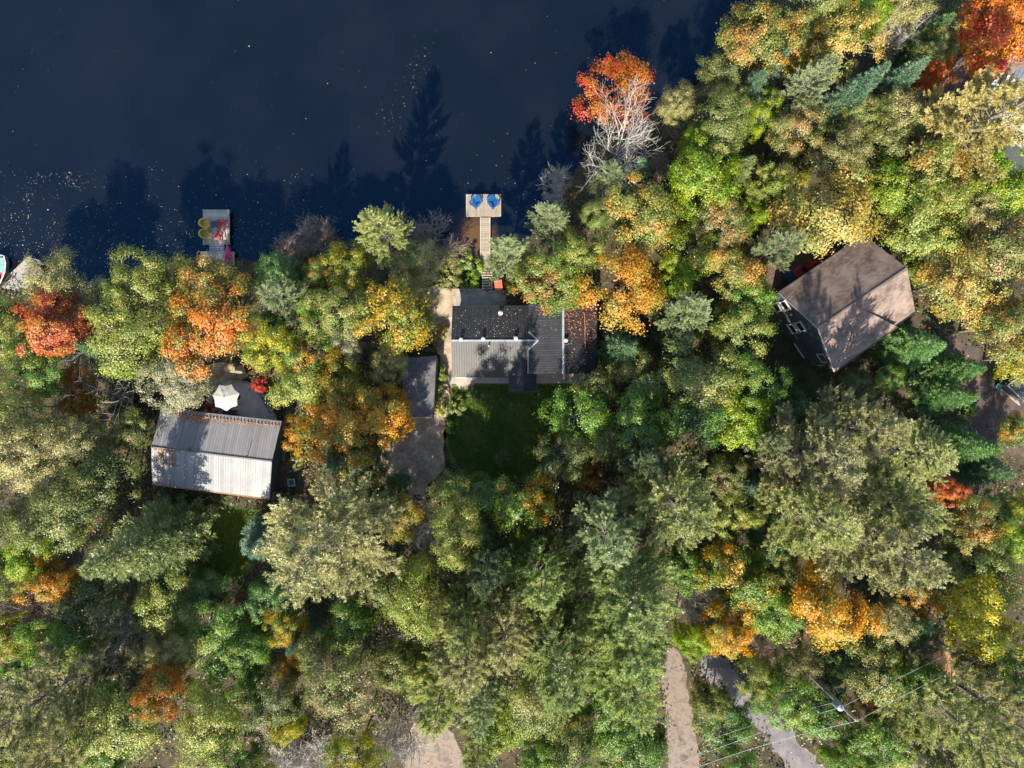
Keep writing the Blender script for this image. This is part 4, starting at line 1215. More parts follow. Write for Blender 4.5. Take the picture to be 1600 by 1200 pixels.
def spruce(seed, H0=10., R=1.8, whorls=24, z0=.9):
    rg = np.random.default_rng(seed)
    P = []; D = []; A = []
    mb = MB()
    mb.tube([(0, 0, -.3), (0, 0, H0 * .5), (0, 0, H0 - .1)], [.15, .09, .012], 7)
    for w in range(whorls):
        t = w / (whorls - 1)
        z = z0 + (H0 - z0 - .25) * t ** .92
        L0 = R * (1 - t) ** .85 + .10
        nb = max(5, int(5 + 7 * (1 - t)))
        ph0 = rg.uniform(0, 6.28)
        for b in range(nb):
            ph = ph0 + 6.283 * b / nb + rg.normal(0, .12)
            L = L0 * rg.uniform(.78, 1.12)
            el = -.30 + .55 * t
            h = np.array([math.cos(ph), math.sin(ph), 0]); q = np.array([-math.sin(ph), math.cos(ph), 0])
            m = max(3, int(L / .11))
            s = np.linspace(.12, 1, m)[:, None]
            path = np.array([0, 0, z]) + h * L * s * math.cos(el) + np.array([0, 0, 1]) * L * (s * math.sin(el) + .16 * s ** 2.5)
            if b % 2 == 0 and L > .4: mb.tube([Vector((0, 0, z)), Vector(path[-1])], [.022, .006], 3, cap=False)
            tone = rg.random()
            for side in (-1, 0, 1):
                wd = .42 * L * (1.1 - s) if side else 0 * s
                pts = path + q * side * wd * .5 + rg.normal(0, .025, path.shape)
                P.append(pts); D.append(unit(h * .7 + q * side * .75 + np.array([0, 0, .25]) + np.zeros_like(path)))
                A.append(np.c_[np.full(m, rg.random()), np.full(m, tone), np.zeros(m)])
    P = np.vstack(P); D = np.vstack(D); A = np.vstack(A)
    V, F, A = blades(P, D, 5, np.full(len(P), .23), .026, .40, rg, A)
    return np_mesh('crown', V, F, A), mb.mesh('trunk')

def bare(seed, H0=7., R=2.4, stems=1, depth=4, r0=.10, spread=.75, fine=3):
    rg = np.random.default_rng(seed)
    big = MB(); small = MB()
    def grow(p, d, L, r, lev):
        n = 4
        pts = [p]; dd = d.copy()
        for i in range(n):
            dd = unit(dd + rg.normal(0, .16, 3) + np.array([0, 0, .06]))
            pts.append(pts[-1] + dd * L / n)
        rad = [r * (1 - .55 * i / n) for i in range(n + 1)]
        (big if lev <= 1 else small).tube([Vector(x) for x in pts], rad, 6 if lev == 0 else 4 if lev == 1 else 3, cap=False)
        if lev >= depth: return
        nb = (9 if lev == 0 else 4 if lev < depth - 1 else fine) + rg.integers(0, 2)
        for b in range(nb):
            u = .35 + .65 * (b + rg.random()) / nb
            f = u * n; i = min(n - 1, int(f)); q = pts[i] + (pts[i + 1] - pts[i]) * (f - i)
            nd = unit(dd + rg.normal(0, spread, 3) * [1, 1, .7] + np.array([0, 0, .12]))
            grow(q, nd, L * rg.uniform(.5, .75), max(.013, r * .5), lev + 1)
    for s in range(stems):
        a = rg.uniform(0, 6.28); k = .0 if stems == 1 else rg.uniform(.25, .9)
        grow(np.array([math.cos(a) * .25 * (stems > 1), math.sin(a) * .25 * (stems > 1), -.1]), unit(np.array([math.cos(a) * k, math.sin(a) * k, 1.])), H0 * (.55 if stems == 1 else .5) * rg.uniform(.85, 1.1), r0, 0)
    return small.mesh('branches'), big.mesh('trunk')

LIB = {
 'M': [broadleaf(100 + i, per=(300, 270, 230)[i % 3], n=(78, 86, 70)[i % 3], lump=.26 + .06 * (i % 2), Cz=2.6 + .3 * (i % 3)) for i in range(10)],
 'B': [broadleaf(200 + i, R=3.2, Cz=3.3, n=80, per=320 if i % 3 else 190, ls=.062, lump=.26, tr=.15) for i in range(8)],
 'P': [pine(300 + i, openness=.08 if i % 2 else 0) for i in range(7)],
 'S': [spruce(400 + i) for i in range(5)],
 'D': [bare(500 + i, H0=9, R=3, depth=4, r0=.17, spread=.9, fine=4) for i in range(3)],
 'W': [bare(600 + i, H0=4.6, stems=9, depth=3, r0=.055, spread=.6, fine=5) for i in range(4)],
 'U': [broadleaf(700 + i, R=1.5, Cz=1.1, zc=1.1, n=26, per=90, ls=.09, zmin=-.3, th=1.1, tr=.05) for i in range(4)],
}
NAMES = {'M': ('broadleaf_tree', 'tree', 'broadleaf trees of the lakeside wood'), 'B': ('broadleaf_tree', 'tree', 'broadleaf trees of the lakeside wood'),
         'P': ('pine_tree', 'tree', 'tall pines of the lakeside wood'), 'S': ('spruce_tree', 'tree', 'young spruces and firs'),
         'D': ('bare_tree', 'tree', 'leafless trees'), 'W': ('bare_shrub', 'shrub', 'leafless shrubs'), 'U': ('leafy_shrub', 'shrub', 'low leafy shrubs')}
RN = random.Random(77)
COUNT = {}
def T(kind, px, py, r, pal, label, h=None, lean=None):
    lib = LIB[kind]; i = COUNT.get(kind, 0); COUNT[kind] = i + 1
    crown, trunk = lib[i % len(lib)]
    name, cat, grp = NAMES[kind]
    if kind in 'MB':
        h = h or 5.5 + r * .085; zc = .64 * h + .8; R0, H0 = 3.2, 10.
    elif kind == 'P':
        h = h or 9.5 + r * .095; zc = .66 * h + .8; R0, H0 = 4.35, 20.
    elif kind == 'S':
        h = h or 5 + r * .12; zc = h + G; R0, H0 = 1.95, 10.
    elif kind == 'D':
        h = h or 9; zc = .55 * h + .6; R0, H0 = 3.2, 9.
    elif kind == 'W':
        h = h or 3.2; zc = .6 * h + .6; R0, H0 = 2.3, 4.4
    else:
        h = h or 1.6; zc = .6 * h + 1.0; R0, H0 = 1.75, 2.2
    p = at(px, py, zc)
    Rw = r * (H - (zc if kind != 'S' else 2.5)) / K
    root = empty(name, (p.x, p.y, max(gz(p.x, p.y), -.6)), RN.uniform(0, 6.283))
    s = Rw / R0
    root.scale = (s * RN.uniform(.90, 1.12), s * RN.uniform(.90, 1.12), h / H0)
    if lean:
        root.rotation_mode = 'QUATERNION'
        d = Vector((lean[1], 0, 0)).normalized() if False else None
        az, an = math.radians(lean[0]), math.radians(lean[1])
        axis = Vector((-math.sin(az), math.cos(az), 0))
        from mathutils import Quaternion
        root.rotation_quaternion = Quaternion(axis, an) @ Quaternion((0, 0, 1), RN.uniform(0, 6.28))
    tag(root, label, cat, grp)
    bark = {'D': 'pale_bark', 'W': pal or 'twig', 'P': 'bark', 'S': 'bark', 'U': 'bark'}.get(kind, 'bark' if i % 3 else 'pale_bark')
    nm = 'branches' if kind in 'DW' else 'crown'
    for me, n_, m in ((crown, nm, M[pal or 'pale_bark'] if kind in 'DW' else leaf_mat(pal)), (trunk, 'trunk', M[bark])):
        if len(me.materials) == 0: me.materials.append(m)
        o = bpy.data.objects.new(n_, me); link(o, root)
        o.material_slots[0].link = 'OBJECT'; o.material_slots[0].material = m
    return root

WR, DR, BH = 'the white roofed cottage', 'the dark roofed cottage', 'the brown shingled house'

print('foliage triangles', {k: sum(len(c.polygons) for c, t in v) for k, v in LIB.items()})
# ---- the trees, one line each: kind, crown centre in the photo, radius, colouring, label
# along the shore, left to right
T('B', 95, 434, 46, 'tan', 'pale olive birch at the shore beside the grey dock on the left edge')
T('M', 90, 505, 54, 'redpink', 'pinkish red maple behind the left edge dock')
T('B', 20, 512, 46, 'limeolive', 'lime olive tree on the left edge beside the pinkish red maple')
T('B', 226, 452, 48, 'limeolive', 'light olive tree at the shore left of the orange maple by the rectangular dock')
T('B', 212, 535, 58, 'limeolive', 'light olive tree between the pinkish red maple and big orange maple')
T('M', 330, 456, 54, 'oliveorange', 'olive and orange maple covering the landing of the rectangular dock', h=7.5)
T('M', 333, 512, 68, 'orangered', 'large orange red maple above the umbrella terrace', h=9.5)
T('B', 285, 598, 48, 'grey', 'grey green leafy tree overhanging the upper left corner of the white roof', h=8.5)
T('S', 118, 540, 34, 'spruceteal', 'blue green spruce below the pinkish red maple', h=7)
T('S', 160, 585, 24, 'spruce', 'darker spruce in the shade below the light olive trees', h=4)
T('W', 492, 372, 36, 'twig', 'leafless pinkish brown shrub at the water left of the shore pine')
T('W', 440, 398, 26, 'twig', 'small leafless brown shrub at the water edge, left of the larger one', h=2.4)
T('M', 545, 412, 40, 'yellowgreen', 'yellow green maple behind the leafless shore shrub', h=7.5)
T('M', 440, 432, 38, 'darkgreen', 'dark green tree behind the small leafless shore shrub', h=6.5)
T('P', 592, 362, 52, 'pine', 'bushy sage pine leaning over the lake between the two docks', h=13.5)
T('B', 503, 432, 28, 'olivered', 'small brownish red tinged tree above the sage pine clump', h=6.5)
T('P', 449, 467, 38, 'pinesage', 'round sage pine right of the big orange red maple', h=11)
T('W', 668, 372, 44, 'twig', 'leafless tan branched shrub right of the shore pine', h=4.6)
T('B', 655, 412, 42, 'tan', 'sparse tan leaved tree beside the shore pine', h=6)
T('U', 735, 405, 26, 'green', 'green shrub left of the dock walkway')
T('U', 700, 420, 26, 'olive', 'olive shrub between tan tree and dock walkway')
T('U', 738, 440, 18, 'lime', 'bright lime low shrub beside the wooden stairs', h=1.1)
T('U', 716, 443, 16, 'oliveorange', 'small orange tinged shrub above the timber retaining wall', h=1.0)
T('U', 690, 440, 18, 'darkolive', 'small dull olive shrub above the timber retaining wall', h=1.1)
T('P', 794, 393, 42, 'pinesage', 'pale sage pine overhanging the walkway of the T shaped dock', h=10.5)
T('P', 863, 347, 37, 'pinesage', 'pale sage pine at the waterline right of the T shaped dock', h=9.5)
T('W', 872, 285, 28, 'grey_twig', 'grey leafless shrub over the water above the waterline pine', h=2.8)
T('P', 951, 282, 33, 'pinesage', 'small sage pine at the foot of the white dead tree', h=8.5)
T('D', 978, 230, 54, 'pale_bark', 'white dead tree with bare spreading branches at the shore', h=9.5)
T('M', 966, 142, 60, 'redorange', 'red and orange maple hanging over the lake behind the dead tree', h=7.5)
T('B', 1052, 168, 30, 'tan', 'tan leaved small tree right of the white dead tree')
T('S', 1006, 248, 28, 'spruceteal', 'teal young spruce right of the white dead tree', h=5.5)
T('M', 853, 440, 48, 'olivered', 'olive maple with red tips leaning over the top of the dark roof', h=8)
T('M', 905, 400, 36, 'limeolive', 'light olive tree left of the orange maple by the dark roof', h=8.5)
T('M', 976, 447, 62, 'brightorange', 'large bright orange maple at the upper right of the dark roof', h=10)
T('M', 1010, 338, 56, 'oliveorange', 'golden olive maple above the bright orange maple', h=10)
T('B', 935, 345, 30, 'olive', 'dull olive tree between waterline pine and golden olive maple', h=7.5)
T('M', 1098, 286, 56, 'lime', 'bright lime green maple right of the golden olive maple', h=11)
T('M', 1080, 228, 24, 'lime', 'small lime green tree above the bright lime maple', h=8)
T('B', 1125, 203, 46, 'olive', 'olive tree near the shore below the dark shore tree')
T('M', 1182, 190, 28, 'lime', 'small bright lime tree beside the olive tree near the shore')
T('B', 1135, 160, 26, 'olive', 'small olive tree at the water edge below the dark shore tree')
T('B', 1127, 106, 34, 'darkolive', 'dark olive tree at the water edge upper right')
T('S', 1195, 112, 34, 'spruceteal', 'teal spruce beside the dark olive shore tree', h=8)
T('M', 1175, 60, 52, 'oliveorange', 'orange tipped olive maple at the water edge near the top', h=10)
T('S', 1178, 246, 30, 'sprucegrey', 'grey green spruce right of the bright lime maple', h=9)
T('M', 1120, 352, 42, 'olivepink', 'brown pink tinged tree below the bright lime maple')
T('M', 1164, 345, 24, 'lime', 'small lime tree beside the brown pink tinged tree')
T('M', 1190, 290, 26, 'limeolive', 'small yellow green tree right of the grey green spruce')
T('W', 1030, 262, 20, 'twig', 'small brown leafless shrub below the white dead tree', h=2)
# top right
T('B', 1262, 10, 46, 'olive', 'sage olive tree at the top edge right of the orange tipped maple')
T('M', 1240, 75, 42, 'oliveorange', 'dull orange olive tree below the sage olive tree')
T('M', 1303, 78, 48, 'goldtan', 'pale orange maple near the top edge', h=10.5)
T('M', 1343, 28, 44, 'lime', 'lime green tree at the top edge right of the pale orange maple')
T('B', 1412, 12, 42, 'tan', 'tan tree at the top edge right of the lime green tree')
T('W', 1412, 55, 34, 'grey_twig', 'pale leafless crown below the tan tree at the top edge', h=7)
T('B', 1455, 78, 34, 'olive', 'olive tree left of the big red orange maple in the corner')
T('S', 1490, 22, 34, 'spruce', 'dark spruce left of the big red orange corner maple', h=8)
T('M', 1558, 48, 62, 'redorange', 'big red orange maple at the top right corner', h=12)
T('P', 1255, 140, 48, 'pinesage', 'grey sage pine below the pale orange maple', h=12)
T('S', 1234, 76, 22, 'spruceteal', 'narrow teal spruce between olive tree and grey sage pine', h=9)
T('S', 1390, 98, 36, 'spruceteal', 'long blue green spruce leaning outward right of the grey sage pine', h=13)
T('S', 1452, 90, 30, 'spruceteal', 'blue green spruce beside the small pink orange maple', h=10)
T('M', 1449, 128, 27, 'redorange', 'small pink orange maple left of the pale roofed cabin deck')
T('B', 1340, 184, 34, 'olive', 'narrow olive tree below the long blue green spruce')
T('B', 1402, 184, 38, 'tan', 'olive tan tree right of the narrow olive tree')
T('P', 1540, 195, 88, 'pinegold', 'large golden tan pine spreading below the pale roofed cabin', h=17)
T('M', 1237, 212, 40, 'olivepink', 'pinkish olive tree below the grey sage pine')
T('B', 1303, 248, 42, 'tan', 'tan olive tree with a few red leaves above the golden maple')
T('U', 1315, 282, 12, 'red', 'small red shrub above the golden maple', h=6)
T('M', 1385, 228, 40, 'darkolive', 'dark olive tree above the mixed orange green maple')
T('M', 1395, 300, 46, 'lime', 'lime green maple left of the mixed orange maple')
T('M', 1456, 278, 54, 'oliveorange', 'orange and olive maple below the large golden tan pine', h=11)
T('M', 1435, 352, 58, 'limeolive', 'lime olive maple touching the upper right edge of the brown shingle roof', h=10.5)
T('B', 1510, 328, 36, 'tan', 'tan tree right of the orange and olive maple')
T('M', 1290, 338, 72, 'goldtan', 'large golden maple overhanging the upper eave of the brown shingled house', h=11.5)
T('M', 1222, 312, 36, 'yellowgreen', 'yellow green tree left of the large golden maple')
T('P', 1213, 388, 42, 'pinesage', 'sage green pine left of the dark deck with the blue chair', h=11)
T('M', 1563, 300, 48, 'lime', 'lime green tree on the right edge below the golden tan pine')
T('M', 1560, 400, 62, 'olivepink', 'pink tinged olive tree on the right edge')
T('M', 1490, 440, 54, 'goldtan', 'golden tan tree right of the brown shingle roof')
T('M', 1580, 508, 60, 'oliveorange', 'orange flecked yellow tree on the right edge above the shed')
T('M', 1420, 418, 24, 'green', 'small green tree at the right gable corner of the brown roof', h=6)
T('M', 1498, 378, 34, 'olivepink', 'rusty olive tree above the golden tan tree', h=8)
# between the middle cottage and the right house
T('M', 1070, 395, 42, 'yellowgreen', 'yellow green maple right of the golden olive maple')
T('M', 1050, 432, 32, 'lime', 'light green tree right of the bright orange maple')
T('M', 1136, 425, 44, 'oliveorange', 'olive tree dotted with orange, above the star shaped pine')
T('P', 1076, 490, 44, 'pinesage', 'star shaped grey green pine right of the bright orange maple', h=13)
T('M', 1145, 512, 42, 'limeolive', 'yellow lime tree right of the star shaped pine')
T('M', 1172, 465, 36, 'green', 'deep green tree left of the brown roof corner')
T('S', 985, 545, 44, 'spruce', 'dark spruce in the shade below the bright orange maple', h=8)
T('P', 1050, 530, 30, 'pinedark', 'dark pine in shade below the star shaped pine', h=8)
T('M', 1000, 588, 46, 'darkolive', 'dark brown olive tree right of the dark roof', h=8.5)
T('M', 1085, 590, 56, 'olive', 'olive tree in the row right of the dark roofed cottage lawn', h=10)
T('M', 1168, 598, 42, 'green', 'green tree left of the shaded grass by the brown house')
T('M', 1152, 645, 46, 'lime', 'sunlit lime green tree above the sage pine group')
T('M', 930, 610, 36, 'darkolive', 'olive tree at the lower right corner of the dark roof', h=7)
T('M', 900, 652, 48, 'green', 'green tree on the right edge of the dark lawn', h=8.5)
T('M', 1008, 655, 52, 'green', 'broad green tree below the dark brown olive tree', h=9.5)
T('M', 1080, 657, 44, 'darkgreen', 'dark green tree between broad green tree and sunlit lime tree')
T('M', 886, 712, 46, 'darkolive', 'dark olive tree at the lower right of the dark lawn', h=9)
T('M', 917, 747, 22, 'rust', 'small rust brown tree beside the dark olive tree', h=7)
T('B', 955, 690, 34, 'olive', 'olive fine leaved tree below the green lawn edge tree')
T('M', 813, 786, 48, 'greenorange', 'green and gold tree at the bottom of the dark lawn', h=12)
T('S', 1215, 640, 40, 'spruce', 'dark spruce on the shaded grass left of the brown house', h=7)
T('S', 1180, 555, 26, 'spruce', 'small dark spruce at the edge of the shaded grass', h=5)
T('S', 1475, 538, 40, 'sprucegreen', 'bright green spruce at the lower right corner of the brown roof', h=8)
T('S', 1540, 576, 34, 'sprucegreen', 'green spruce above the brown leafy driveway', h=7.5)
T('S', 1527, 621, 32, 'sprucegreen', 'green spruce pointing at the brown leafy driveway', h=7)
T('S', 1565, 704, 38, 'sprucegreen', 'green spruce below the brown leafy driveway', h=9)
T('S', 1585, 742, 34, 'spruce', 'dark spruce on the right edge below the brown driveway', h=7)
T('U', 1440, 585, 30, 'darkgreen', 'dark green shrub below the bright green spruce')
T('U', 1488, 590, 22, 'green', 'green shrub between the two driveway spruces')
# big pines right
T('P', 1265, 722, 79, 'pinetan', 'big tan pine left of the pine group below the brown house', h=16.5)
T('P', 1338, 668, 64, 'pinetan', 'big olive tan pine just below the brown shingled house', h=15.5)
T('P', 1432, 712, 62, 'pine', 'olive pine at the right of the big pine group', h=10)
T('P', 1262, 802, 75, 'pine', 'sage pine at the lower left of the big pine group', h=17)
T('P', 1370, 856, 90, 'pinetan', 'largest pale pine of the group above the right orange maple', h=19)
T('P', 1385, 775, 66, 'pine', 'olive sage pine in the middle of the big pine group', h=17)
T('M', 1466, 764, 24, 'redpink', 'small crimson maple right of the big pine group', h=8)
T('M', 1502, 815, 42, 'oliveorange', 'orange olive tree below the small crimson maple')
T('M', 1570, 842, 38, 'lime', 'lime tree on the right edge below the dark spruces')
T('B', 1520, 885, 46, 'olive', 'sage olive tree above the bright yellow tree')
T('M', 1587, 787, 28, 'yellowgreen', 'yellow olive tree on the right edge')
T('M', 1540, 790, 26, 'darkgreen', 'dark green tree left of the yellow olive right edge tree')
T('M', 1523, 957, 60, 'yellow', 'bright yellow tree near the right edge', h=11)
T('M', 1287, 945, 66, 'brightorange', 'large bright orange maple in the lower right', h=12.5)
T('M', 1418, 920, 34, 'orange', 'orange maple at the foot of the largest pale pine')
T('B', 1378, 962, 38, 'tan', 'brownish tan tree between two orange maples at lower right')
T('M', 1214, 947, 42, 'green', 'green tree left of the large bright orange maple')
T('S', 1455, 985, 42, 'spruce', 'dark spruce left of the bright yellow tree', h=8)
T('M', 1360, 1036, 46, 'olive', 'green olive tree below the large bright orange maple')
T('M', 1352, 1094, 26, 'rust', 'rust brown shrub like tree beside the utility pole', h=5)
T('M', 1234, 1087, 44, 'green', 'green tree left of the utility pole', h=9)
T('M', 1420, 1050, 34, 'green', 'deep green tree left of the orange brown path')
T('P', 1498, 1132, 72, 'pine', 'large grey sage pine in the bottom right', h=17)
T('P', 1572, 1122, 62, 'pinetan', 'tan sage pine in the bottom right corner', h=17)
T('M', 1520, 1033, 32, 'olive', 'olive tree right of the orange brown path')
T('M', 1578, 1042, 42, 'green', 'green tree on the right edge below the bright yellow tree')
T('M', 1352, 1158, 48, 'green', 'green tree right below the utility pole', h=7.5)
T('M', 1425, 1158, 36, 'limeolive', 'light olive tree between path and bottom right pines', h=7)
T('M', 1305, 1180, 26, 'green', 'small green tree at the bottom right of the grey road')
T('B', 1240, 1026, 32, 'brown', 'brownish tree below the large bright orange maple')
T('B', 1445, 1190, 34, 'grey', 'grey olive tree at the bottom edge left of the corner pines')
T('M', 1420, 985, 28, 'darkgreen', 'shaded dark green tree right of the brownish tan tree', h=6.5)
T('U', 1300, 1075, 30, 'darkgreen', 'dark shrub between green tree and utility pole')
T('U', 1315, 1030, 30, 'green', 'green shrub under the large bright orange maple')
T('U', 1290, 1130, 34, 'darkgreen', 'dark shrub left of the utility pole top')
T('U', 1395, 1100, 30, 'darkolive', 'dull olive shrub left of the orange brown path')
# centre pines
T('P', 1052, 788, 92, 'pine', 'big sage pine in the centre right of the dark lawn', h=18)
T('P', 948, 832, 66, 'pinesage', 'grey sage pine with dark gaps left of the big centre pine', h=17)
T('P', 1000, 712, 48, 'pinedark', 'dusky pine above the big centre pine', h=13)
T('P', 988, 925, 86, 'pinegreen', 'green sage pine below the big centre pine', h=18)
T('P', 843, 908, 60, 'pinegreen', 'sage pine left of the green sage centre pine', h=16)
T('P', 978, 1000, 79, 'pinegreen', 'wide sage pine above the bottom centre pine', h=18)
T('P', 985, 1062, 73, 'pinegreen', 'pale sage pine left of the sandy track', h=17)
T('P', 872, 1035, 79, 'pinegreen', 'sage pine at bottom centre', h=17)
T('B', 828, 1088, 54, 'olive', 'olive tree left of the bottom centre sage pine')
T('M', 1150, 896, 52, 'greenorange', 'green and yellow orange maple right of the centre pines', h=11)
T('M', 1130, 978, 40, 'brightorange', 'pale orange maple above the fork of the roads')
T('W', 1088, 922, 34, 'grey_twig', 'grey leafless crown between centre pines and yellow orange maple', h=6)
T('M', 1137, 797, 34, 'limeolive', 'light green tree right of the big centre pine')
T('S', 1190, 770, 26, 'spruceteal', 'teal spruce right of the big centre pine', h=8)
T('M', 1130, 735, 32, 'brown', 'dull brown tree above the big centre pine')
T('P', 1192, 690, 32, 'pinesage', 'small sage pine right of the sunlit lime tree', h=12)
T('M', 1104, 1088, 28, 'olive', 'olive tree between the sandy track and grey road')
T('M', 1128, 1130, 40, 'green', 'green tree filling the fork between the two roads', h=6)
T('M', 1075, 995, 26, 'lime', 'lime tree left of the pale orange fork maple')
T('M', 1118, 1092, 28, 'darkgreen', 'dark green tree on the left bank of the grey road', h=6)
T('W', 1188, 1006, 32, 'twig', 'reddish brown leafless shrub right of the pale orange fork maple', h=4)
T('M', 1176, 1044, 28, 'limeolive', 'pale lime tree above the grey road')
T('B', 895, 1162, 46, 'olive', 'olive tree at the bottom edge in the centre')
T('M', 990, 1168, 50, 'green', 'deep green tree left of the sandy track at the bottom edge', h=8)
T('M', 850, 1178, 40, 'green', 'green tree at the bottom edge left of centre')
T('M', 882, 1112, 26, 'goldtan', 'golden tinged tree under the bottom centre sage pine', h=7)
T('M', 1150, 1190, 32, 'green', 'green roadside tree at the bottom edge between the roads', h=7)
T('S', 1160, 955, 24, 'spruceteal', 'small teal spruce below the yellow orange maple', h=7)
# lower centre
T('P', 515, 852, 118, 'pinetan', 'largest tan pine, right of the mossy lawn', h=20)
T('P', 602, 806, 44, 'pinetan', 'tan pine at the upper right of the largest tan pine', h=11)
T('M', 622, 808, 36, 'gold', 'gold leaved tree below the gravel driveway', h=7)
T('M', 704, 775, 38, 'olive', 'yellow olive tree at the foot of the gravel driveway', h=6)
T('W', 678, 818, 46, 'grey_twig', 'grey leafless tree below the yellow olive driveway tree', h=6)
T('B', 720, 830, 46, 'olive', 'grey olive tree right of the leafless driveway tree', h=15)
T('M', 742, 775, 36, 'darkgreen', 'dark green shrub like tree at the bottom of the dark lawn', h=11)
T('M', 785, 715, 13, 'darkolive', 'small dull shrub standing in the lower middle of the dark lawn', h=1.8)
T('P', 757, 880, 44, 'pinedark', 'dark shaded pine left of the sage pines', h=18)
T('P', 722, 965, 62, 'pine', 'sage pine in the lower middle', h=16)
T('B', 652, 925, 50, 'limeolive', 'lime olive tree right of the largest tan pine', h=12)
T('P', 738, 1015, 68, 'pinetan', 'tan pine above the pale sage bottom pine', h=17)
T('P', 690, 1078, 56, 'pine', 'pale sage pine above the pink sand clearing', h=16)
T('P', 792, 985, 58, 'pinetan', 'tan tipped pine left of the bottom centre sage pine', h=16)
T('P', 752, 1092, 44, 'pinesage', 'light sage pine right of the pink sand clearing', h=14)
T('M', 552, 968, 44, 'green', 'green tree below the largest tan pine')
T('B', 545, 1052, 54, 'brown', 'brown olive tree left of the pink sand clearing', h=11)
T('M', 440, 1082, 44, 'darkolive', 'dark olive tree near the bottom left clearing')
T('M', 456, 1126, 28, 'yellow', 'yellow leaved small tree at the bottom left')
T('M', 462, 1030, 24, 'orange', 'small orange tree below the largest tan pine')
T('M', 452, 972, 28, 'gold', 'small golden tree under the lower left of the largest tan pine')
T('B', 505, 1005, 40, 'darkolive', 'dull olive tree below the small golden tree')
T('S', 448, 1024, 24, 'spruceteal', 'small teal spruce beside the small orange tree', h=8)
T('W', 480, 1180, 44, 'grey_twig', 'grey leafless brush at the bottom edge', h=4)
T('W', 622, 1150, 40, 'grey_twig', 'pale grey leafless tree left of the pink sand clearing', h=6)
T('M', 560, 1172, 44, 'yellowgreen', 'yellow green tree at the bottom edge left of the sand clearing')
T('B', 410, 1182, 36, 'olive', 'sage olive tree at the bottom edge')
T('P', 745, 1172, 38, 'pine', 'sage pine at the bottom edge right of the sand clearing', h=13)
T('M', 790, 1122, 40, 'lime', 'lime green tree right of the light sage pine')
T('M', 620, 1030, 40, 'darkolive', 'brown olive shaded tree in the lower middle')
T('W', 640, 1005, 34, 'grey_twig', 'grey twiggy crown among the lower middle pines', h=7)
T('M', 800, 855, 40, 'green', 'green tree left of the grey sage pine', h=8)
T('M', 690, 895, 36, 'brown', 'brownish tree between lime olive tree and dark shaded pine', h=8)
# lower left
T('S', 129, 896, 62, 'sprucegrey', 'big grey green spruce leaning outward below the tan olive trees', h=15)
T('M', 95, 905, 40, 'orange', 'orange brown maple beside the big grey green spruce')
T('M', 150, 935, 52, 'darkolive', 'dark olive tree below the big grey green spruce', h=8.5)
T('W', 30, 945, 48, 'twig', 'pinkish grey leafless tree on the left edge', h=7)
T('M', 105, 1000, 50, 'green', 'dark green tree below the leafless left edge tree')
T('M', 20, 990, 36, 'yellowgreen', 'yellow green tree on the left edge')
T('M', 262, 945, 52, 'limeolive', 'sunlit lime green tree below the mossy lawn', h=6)
T('M', 350, 998, 54, 'green', 'broad dark green tree below the mossy lawn', h=7.5)
T('M', 336, 920, 32, 'darkgreen', 'dark green tree at the lower edge of the mossy lawn', h=4.5)
T('B', 250, 1012, 26, 'tan', 'small tan tree below the sunlit lime green tree')
T('B', 288, 1014, 28, 'tan', 'small golden tan tree left of the broad dark green tree')
T('M', 264, 1070, 38, 'orangered', 'fiery orange red maple in the lower left', h=11.5)
T('D', 195, 985, 44, 'grey_twig', 'dark leafless tree left of the sunlit lime green tree', h=8)
T('P', 62, 1085, 78, 'pinetan', 'olive tan pine in the lower left corner', h=17)
T('P', 85, 1172, 66, 'pinetan', 'tan pine on the bottom edge in the lower left', h=17)
T('B', 198, 1118, 62, 'limeolive', 'light olive tree left below the fiery maple', h=11)
T('B', 338, 1122, 56, 'limeolive', 'light olive tree right below the fiery maple', h=10)
T('M', 370, 1178, 40, 'green', 'sage green tree at the bottom edge near the sandy gap')
T('M', 172, 1180, 38, 'green', 'green tree at the bottom edge between tan pine and light olive tree', h=7)
T('M', 400, 1068, 32, 'green', 'green tree left of the dark olive bottom left tree')
T('B', 25, 640, 56, 'limeolive', 'lime olive tree on the left edge in the middle')
T('B', 58, 700, 56, 'tan', 'tan olive tree near the left edge beside the bare twigs')
T('B', 130, 692, 46, 'tan', 'tan olive tree left of the white roof')
T('B', 160, 745, 52, 'darkolive', 'dark olive tree left of the white roof lower corner', h=9.5)
T('B', 108, 795, 58, 'olive', 'olive tree above the big grey green spruce', h=11.5)
T('W', 54, 780, 34, 'grey_twig', 'grey bare twigs between olive trees near the left edge', h=8)
T('B', 17, 815, 42, 'olive', 'sage olive tree on the left edge')
T('M', 57, 864, 38, 'lime', 'lime tree left of the orange brown maple')
T('B', 15, 892, 36, 'olive', 'dull sage tree on the left edge above the leafless tree')
T('M', 215, 676, 32, 'olive', 'olive tree touching the left end of the white roof', h=6.5)
T('D', 222, 612, 70, 'pale_bark', 'fallen white branched tree lying left of the grey green terrace tree', h=8, lean=(172, 66))
T('M', 127, 632, 24, 'orange', 'small orange maple under the fallen white tree', h=5.5)
T('M', 125, 592, 22, 'rust', 'small rusty tree beside the fallen white tree', h=5)
T('S', 170, 640, 20, 'spruce', 'small dark spruce below the small orange maple', h=3.5)
T('M', 62, 575, 42, 'green', 'green tree below the pinkish red maple', h=8)
T('S', 383, 862, 44, 'spruceteal', 'pale teal round spruce at the right of the mossy lawn', h=7.5)
T('U', 305, 810, 22, 'yellowgreen', 'yellow green shrub standing on the mossy lawn', h=1.2)
T('U', 300, 850, 18, 'yellow', 'small bright yellow shrub on the mossy lawn', h=1.0)
T('M', 245, 905, 34, 'darkgreen', 'dark tree between big spruce and sunlit lime tree', h=4)
